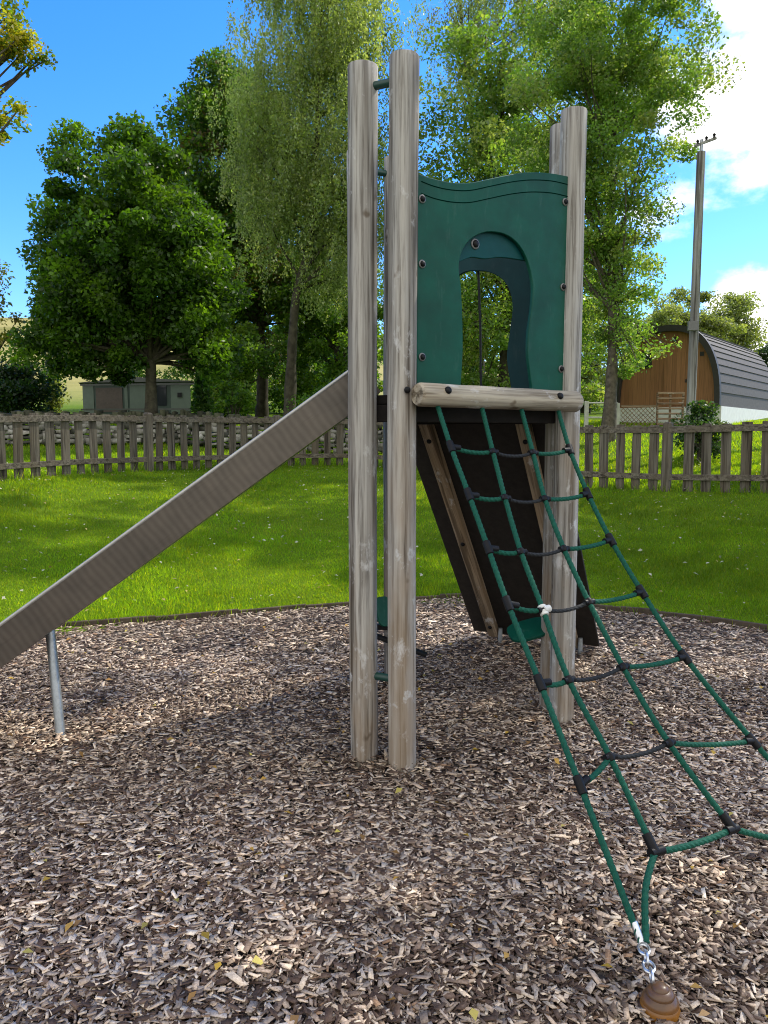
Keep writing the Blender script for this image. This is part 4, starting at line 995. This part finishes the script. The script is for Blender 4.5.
# ------------------------------------------------------------------ camping pod
Yp = 25.0; phi = R(38); pc = P(665, 420, Yp); gzp = gz(pc.x, Yp); pu = Vector((math.cos(phi), -math.sin(phi), 0)); pv = Vector((math.sin(phi), math.cos(phi), 0))
pod = thing('camping_pod', Vector((pc.x, Yp, gzp)), 'arched wooden camping pod with grey shingled roof right of the tower', 'cabin')
pz0 = P(669, 407, Yp).z; hw_ = 1.64; ph_ = P(669, 327, Yp).z - pz0; PL = 7.5
def arch(hw, h, n=36, p=2.25):
    out = []
    for i in range(n + 1):
        a = math.pi * i / n; c, s = math.cos(a), math.sin(a)
        out.append((hw * math.copysign(abs(c) ** (2 / p * .92), c), h * abs(s) ** (2 / p * .92)))
    return out
def pp(a, z, d): return Vector((pc.x, Yp, pz0)) + pu * a + pv * d + Vector((0, 0, z))
ac = arch(hw_, ph_); mb = MB()
M['cedar'] = None
def cedar():
    m, t, b, ns, ls = nt('cedar_boards'); tcx = ns.new('ShaderNodeTexCoord'); mp = ns.new('ShaderNodeMapping'); mp.inputs['Rotation'].default_value = (0, 0, phi); ls.new(tcx.outputs['Object'], mp.inputs[0])
    sx = ns.new('ShaderNodeSeparateXYZ'); ls.new(mp.outputs[0], sx.inputs[0])
    q = ns.new('ShaderNodeMath'); q.operation = 'MULTIPLY'; q.inputs[1].default_value = 1 / .14; ls.new(sx.outputs[0], q.inputs[0])
    fr = ns.new('ShaderNodeMath'); fr.operation = 'FRACT'; ls.new(q.outputs[0], fr.inputs[0]); fl = ns.new('ShaderNodeMath'); fl.operation = 'FLOOR'; ls.new(q.outputs[0], fl.inputs[0])
    wn = ns.new('ShaderNodeTexWhiteNoise'); wn.noise_dimensions = '1D'; ls.new(fl.outputs[0], wn.inputs['W'])
    r = ramp(ns, [(0, (.27, .120, .050)), (1, (.36, .165, .072))]); ls.new(wn.outputs['Value'], r.inputs[0])
    r2 = ramp(ns, [(.0, (.25, .25, .25)), (.07, (1, 1, 1))]); ls.new(fr.outputs[0], r2.inputs[0])
    n = noise(ns, ls, mp.outputs[0], 30, 4, .6, (1, 1, .06)); r3 = ramp(ns, [(.3, (.75, .75, .75)), (.7, (1.15, 1.15, 1.15))]); ls.new(n, r3.inputs[0])
    c = mixc(ns, ls, 1, mixc(ns, ls, 1, r.outputs[0], r2.outputs[0], 'MULTIPLY'), r3.outputs[0], 'MULTIPLY'); ls.new(c, b.inputs['Base Color']); b.inputs['Roughness'].default_value = .7; return m
M['cedar'] = cedar()
mb.prism([(a * .94, z * .96) for a, z in ac], lambda p: pp(p[0], p[1], .10), lambda p: pp(p[0], p[1], .2)).build('front_wall', M['cedar'], pod)
# roof: stepped shingle courses all the way over
M['shingle'] = plain('grey_roof_shingle', (.095, .088, .085), .7, 0, .25, 14, .2, .2)
na = 29; cs = arch(hw_, ph_, na - 1)
for part in (0,):
    vs = []; fs = []
    for i in range(na - 1):
        (a0, z0), (a1, z1) = cs[i], cs[i + 1]
        nx_, nz_ = (z0 - z1), (a1 - a0)
        nn = math.hypot(nx_, nz_) or 1; ox, oz = -nx_ / nn, -nz_ / nn
        if ox * (a0 + a1) + oz * (z0 + z1) < 0: ox, oz = -ox, -oz
        low, hi = ((a0, z0), (a1, z1)) if z0 <= z1 else ((a1, z1), (a0, z0))
        e = .035; q = [(low[0] + ox * e, low[1] + oz * e), (hi[0] + ox * .004, hi[1] + oz * .004), (hi[0] - ox * .03, hi[1] - oz * .03), (low[0] - ox * .03, low[1] - oz * .03)]
        o_ = len(vs); vs += [pp(x_, z_, 0) for x_, z_ in q] + [pp(x_, z_, PL) for x_, z_ in q]
        fs += [tuple(o_ + k for k in f) for f in [(0, 1, 2, 3), (7, 6, 5, 4), (0, 4, 5, 1), (1, 5, 6, 2), (2, 6, 7, 3), (3, 7, 4, 0)]]
    MB().add(vs, fs).build('roof', M['shingle'], pod)
M['trim'] = plain('dark_arch_trim', (.025, .023, .022), .6, 0, .2, 8)
tr_o = [(a * 1.025, z * 1.02) for a, z in ac]; tr_i = [(a * .925, z * .945) for a, z in ac]; vs = []; k = len(ac)
for d in (-.14, .05): vs += [pp(a, z, d) for a, z in tr_o] + [pp(a, z, d) for a, z in tr_i]
fs = []
for i in range(k - 1): fs += [(i, i + 1, k + i + 1, k + i), (2 * k + i, 2 * k + k + i, 2 * k + k + i + 1, 2 * k + i + 1), (i, 2 * k + i, 2 * k + i + 1, i + 1), (k + i, k + i + 1, 3 * k + i + 1, 3 * k + i)]
fs += [(0, k, 3 * k, 2 * k), (k - 1, 3 * k - 1, 4 * k - 1, 2 * k - 1)]
MB().add(vs, fs).build('arch_trim', M['trim'], pod)
MB().prism([(a * .96, z * .97) for a, z in ac], lambda p: pp(p[0], p[1], PL - .2), lambda p: pp(p[0], p[1], PL - .1)).build('rear_wall', M['cedar'], pod)
pb_ = MB(); q = [pp(-hw_, 0, .02), pp(hw_ + .06, 0, .02), pp(hw_ + .06, 0, PL), pp(-hw_, 0, PL)]
pb_.add([v + Vector((0, 0, -.004)) for v in q] + [v + Vector((0, 0, -.9)) for v in q], [(0, 1, 2, 3), (7, 6, 5, 4), (0, 4, 5, 1), (1, 5, 6, 2), (2, 6, 7, 3), (3, 7, 4, 0)]).build('plinth', M['white'], pod)
def pface(a0, a1, z0, z1, mat, nm, d, par=None):
    mb = MB(); mb.add([pp(a0, z0, d), pp(a1, z0, d), pp(a1, z1, d), pp(a0, z1, d), pp(a0, z0, d + .05), pp(a1, z0, d + .05), pp(a1, z1, d + .05), pp(a0, z1, d + .05)], [(0, 1, 2, 3), (7, 6, 5, 4), (0, 4, 5, 1), (1, 5, 6, 2), (2, 6, 7, 3), (3, 7, 4, 0)])
    return mb.build(nm, mat, par or pod)
wn_ = pface(-1.02, -.52, ph_ * .50, ph_ * .72, M['trim'], 'window', .07); pface(-.97, -.57, ph_ * .52, ph_ * .70, M['glass'], 'pane', .045, wn_)
pface(.12, .26, ph_ * .82, ph_ * .87, M['trim'], 'vent', .07); pface(.98, 1.1, ph_ * .62, ph_ * .67, M['trim'], 'vent', .07)
dr_ = pface(-.1, .72, .05, ph_ * .68, M['cedar'], 'door', .06); pface(.58, .62, ph_ * .3, ph_ * .34, M['trim'], 'handle', .02, dr_)
# slatted planter and lattice in front of the pod
pl = P(670, 424, 23.2); pl.z = P(670, 424, 23.2).z; slat = thing('slatted_crate', Vector((pl.x, 23.2, gz(pl.x, 23.2))), 'stack of pale wooden slats standing before the cabin door', 'slatted screen')
z0 = gz(pl.x, 23.2); z1 = P(670, 393, 23.2).z
M['slat'] = wood('pale_slat_wood', (.27, .19, .13), (.15, .10, .07), (.22, .13, .08), 'x')
ns_l = 7
for k in range(ns_l):
    z = z0 + .1 + (z1 - z0 - .1) * k / (ns_l - 1); MB().box((pl.x, 23.2, z), (.80, .05, .058)).build('slat', M['slat'], slat, (pl.x, 23.2, z), .004)
for dx in (-.38, 0, .38): MB().box((pl.x + dx, 23.245, (z0 + z1) / 2), (.06, .038, z1 - z0)).build('upright', M['slat'], slat, (pl.x + dx, 23.245, (z0 + z1) / 2))
for (px, w, lab) in ((638, 1.0, 'low wooden lattice trellis left of the cabin slats'), (704, .55, 'short wooden lattice trellis right of the utility pole foot')):
    c = P(px, 414, 22.6); zb_ = gz(c.x, 22.6); zt_ = P(px, 406, 22.6).z; th_ = thing('trellis', Vector((c.x, 22.6, zb_)), lab, 'trellis')
    mb = MB(); h_ = zt_ - zb_; n_ = int(w / .13)
    for sgn, dy in ((1, 0), (-1, .012)):
        for i in range(-6, n_ + 1):
            x0 = c.x - w / 2 + i * .13; a, b = (x0, 0), (x0 + h_, h_)
            if sgn < 0: a, b = (x0 + h_, 0), (x0, h_)
            t0_, t1_ = 0, 1
            dxx = b[0] - a[0]; lo_, hi_ = c.x - w / 2, c.x + w / 2
            if dxx > 0: t0_, t1_ = max(0, (lo_ - a[0]) / dxx), min(1, (hi_ - a[0]) / dxx)
            else: t0_, t1_ = max(0, (hi_ - a[0]) / dxx), min(1, (lo_ - a[0]) / dxx)
            if t1_ - t0_ < .08: continue
            q0 = Vector((a[0] + dxx * t0_, 22.6 + dy, zb_ + h_ * t0_)); q1 = Vector((a[0] + dxx * t1_, 22.6 + dy, zb_ + h_ * t1_)); mb.bar(q0, q1, .01, .035, (0, 1, 0))
    mb.build('lattice', M['slat'], th_); f = MB().box((c.x, 22.58, zt_), (w, .05, .05)); f.build('top_rail', M['slat'], th_)
# white gate by the ash trunk
gt = P(590, 412, 21.5); gg = thing('metal_gate', Vector((gt.x, 21.5, gz(gt.x, 21.5))), 'small white rail and post beside the mossy tree trunk', 'gate')
zt_ = P(590, 403, 21.5).z; zb_ = gz(gt.x, 21.5); MB().box((gt.x - .1, 21.5, (zt_ + zb_) / 2), (.11, .08, zt_ - zb_ + .1)).build('gate_post', M['offwhite'], gg, (gt.x - .1, 21.5, zb_), .006)
for z in (zt_, zt_ - .4, zt_ - .8): MB().tube([(gt.x - .05, 21.5, z), (gt.x + .75, 21.5, z)], .022, 8).build('bar', M['offwhite'], gg)
MB().box((gt.x + .78, 21.5, (zt_ + zb_) / 2), (.07, .07, zt_ - zb_)).build('gate_post', M['offwhite'], gg, (gt.x + .78, 21.5, zb_), .006)

# ------------------------------------------------------------------ utility pole
Yu = 16.8; ub = GP(690, Yu); ut = P(697.5, 152, Yu); 
up = thing('utility_pole', ub, 'tall grey wooden utility pole with small box in front of the cabin', 'pole')
ptop = Vector((ub.x, Yu, ut.z)); MB().tube([ub + Vector((0, 0, -.3)), ub + (ptop - ub) * .5, ptop], [.098, .092, .086], 20).build('shaft', M['polewood'], up, ub, smooth=True)
MB().box(P(690, 327, Yu) + Vector((0, -.16, 0)), (.22, .08, .2)).build('box', M['washer'], up, P(690, 327, Yu), .008)
MB().bar(ptop + Vector((-.14, 0, .12)), ptop + Vector((.30, 0, .28)), .06, .05).build('cross_arm', M['polewood'], up, ptop, .006)
MB().tube([ptop + Vector((0, 0, -.1)), ptop + Vector((0, 0, .25))], .03, 8).build('bracket', M['steel'], up, ptop)
for d in (-.08, .1, .26): MB().lathe([(.02, 0), (.035, .03), (.02, .06), (.035, .09), (.012, .12)], ptop + Vector((d, 0, .16 + d * .38)), 10).build('insulator', M['black'], up, ptop, smooth=True)

scene.cycles.use_denoising = True; scene.cycles.filter_width = 1.05; scene.render.filter_size = 1.05
print('palings', cnt, 'posts', len(posts))
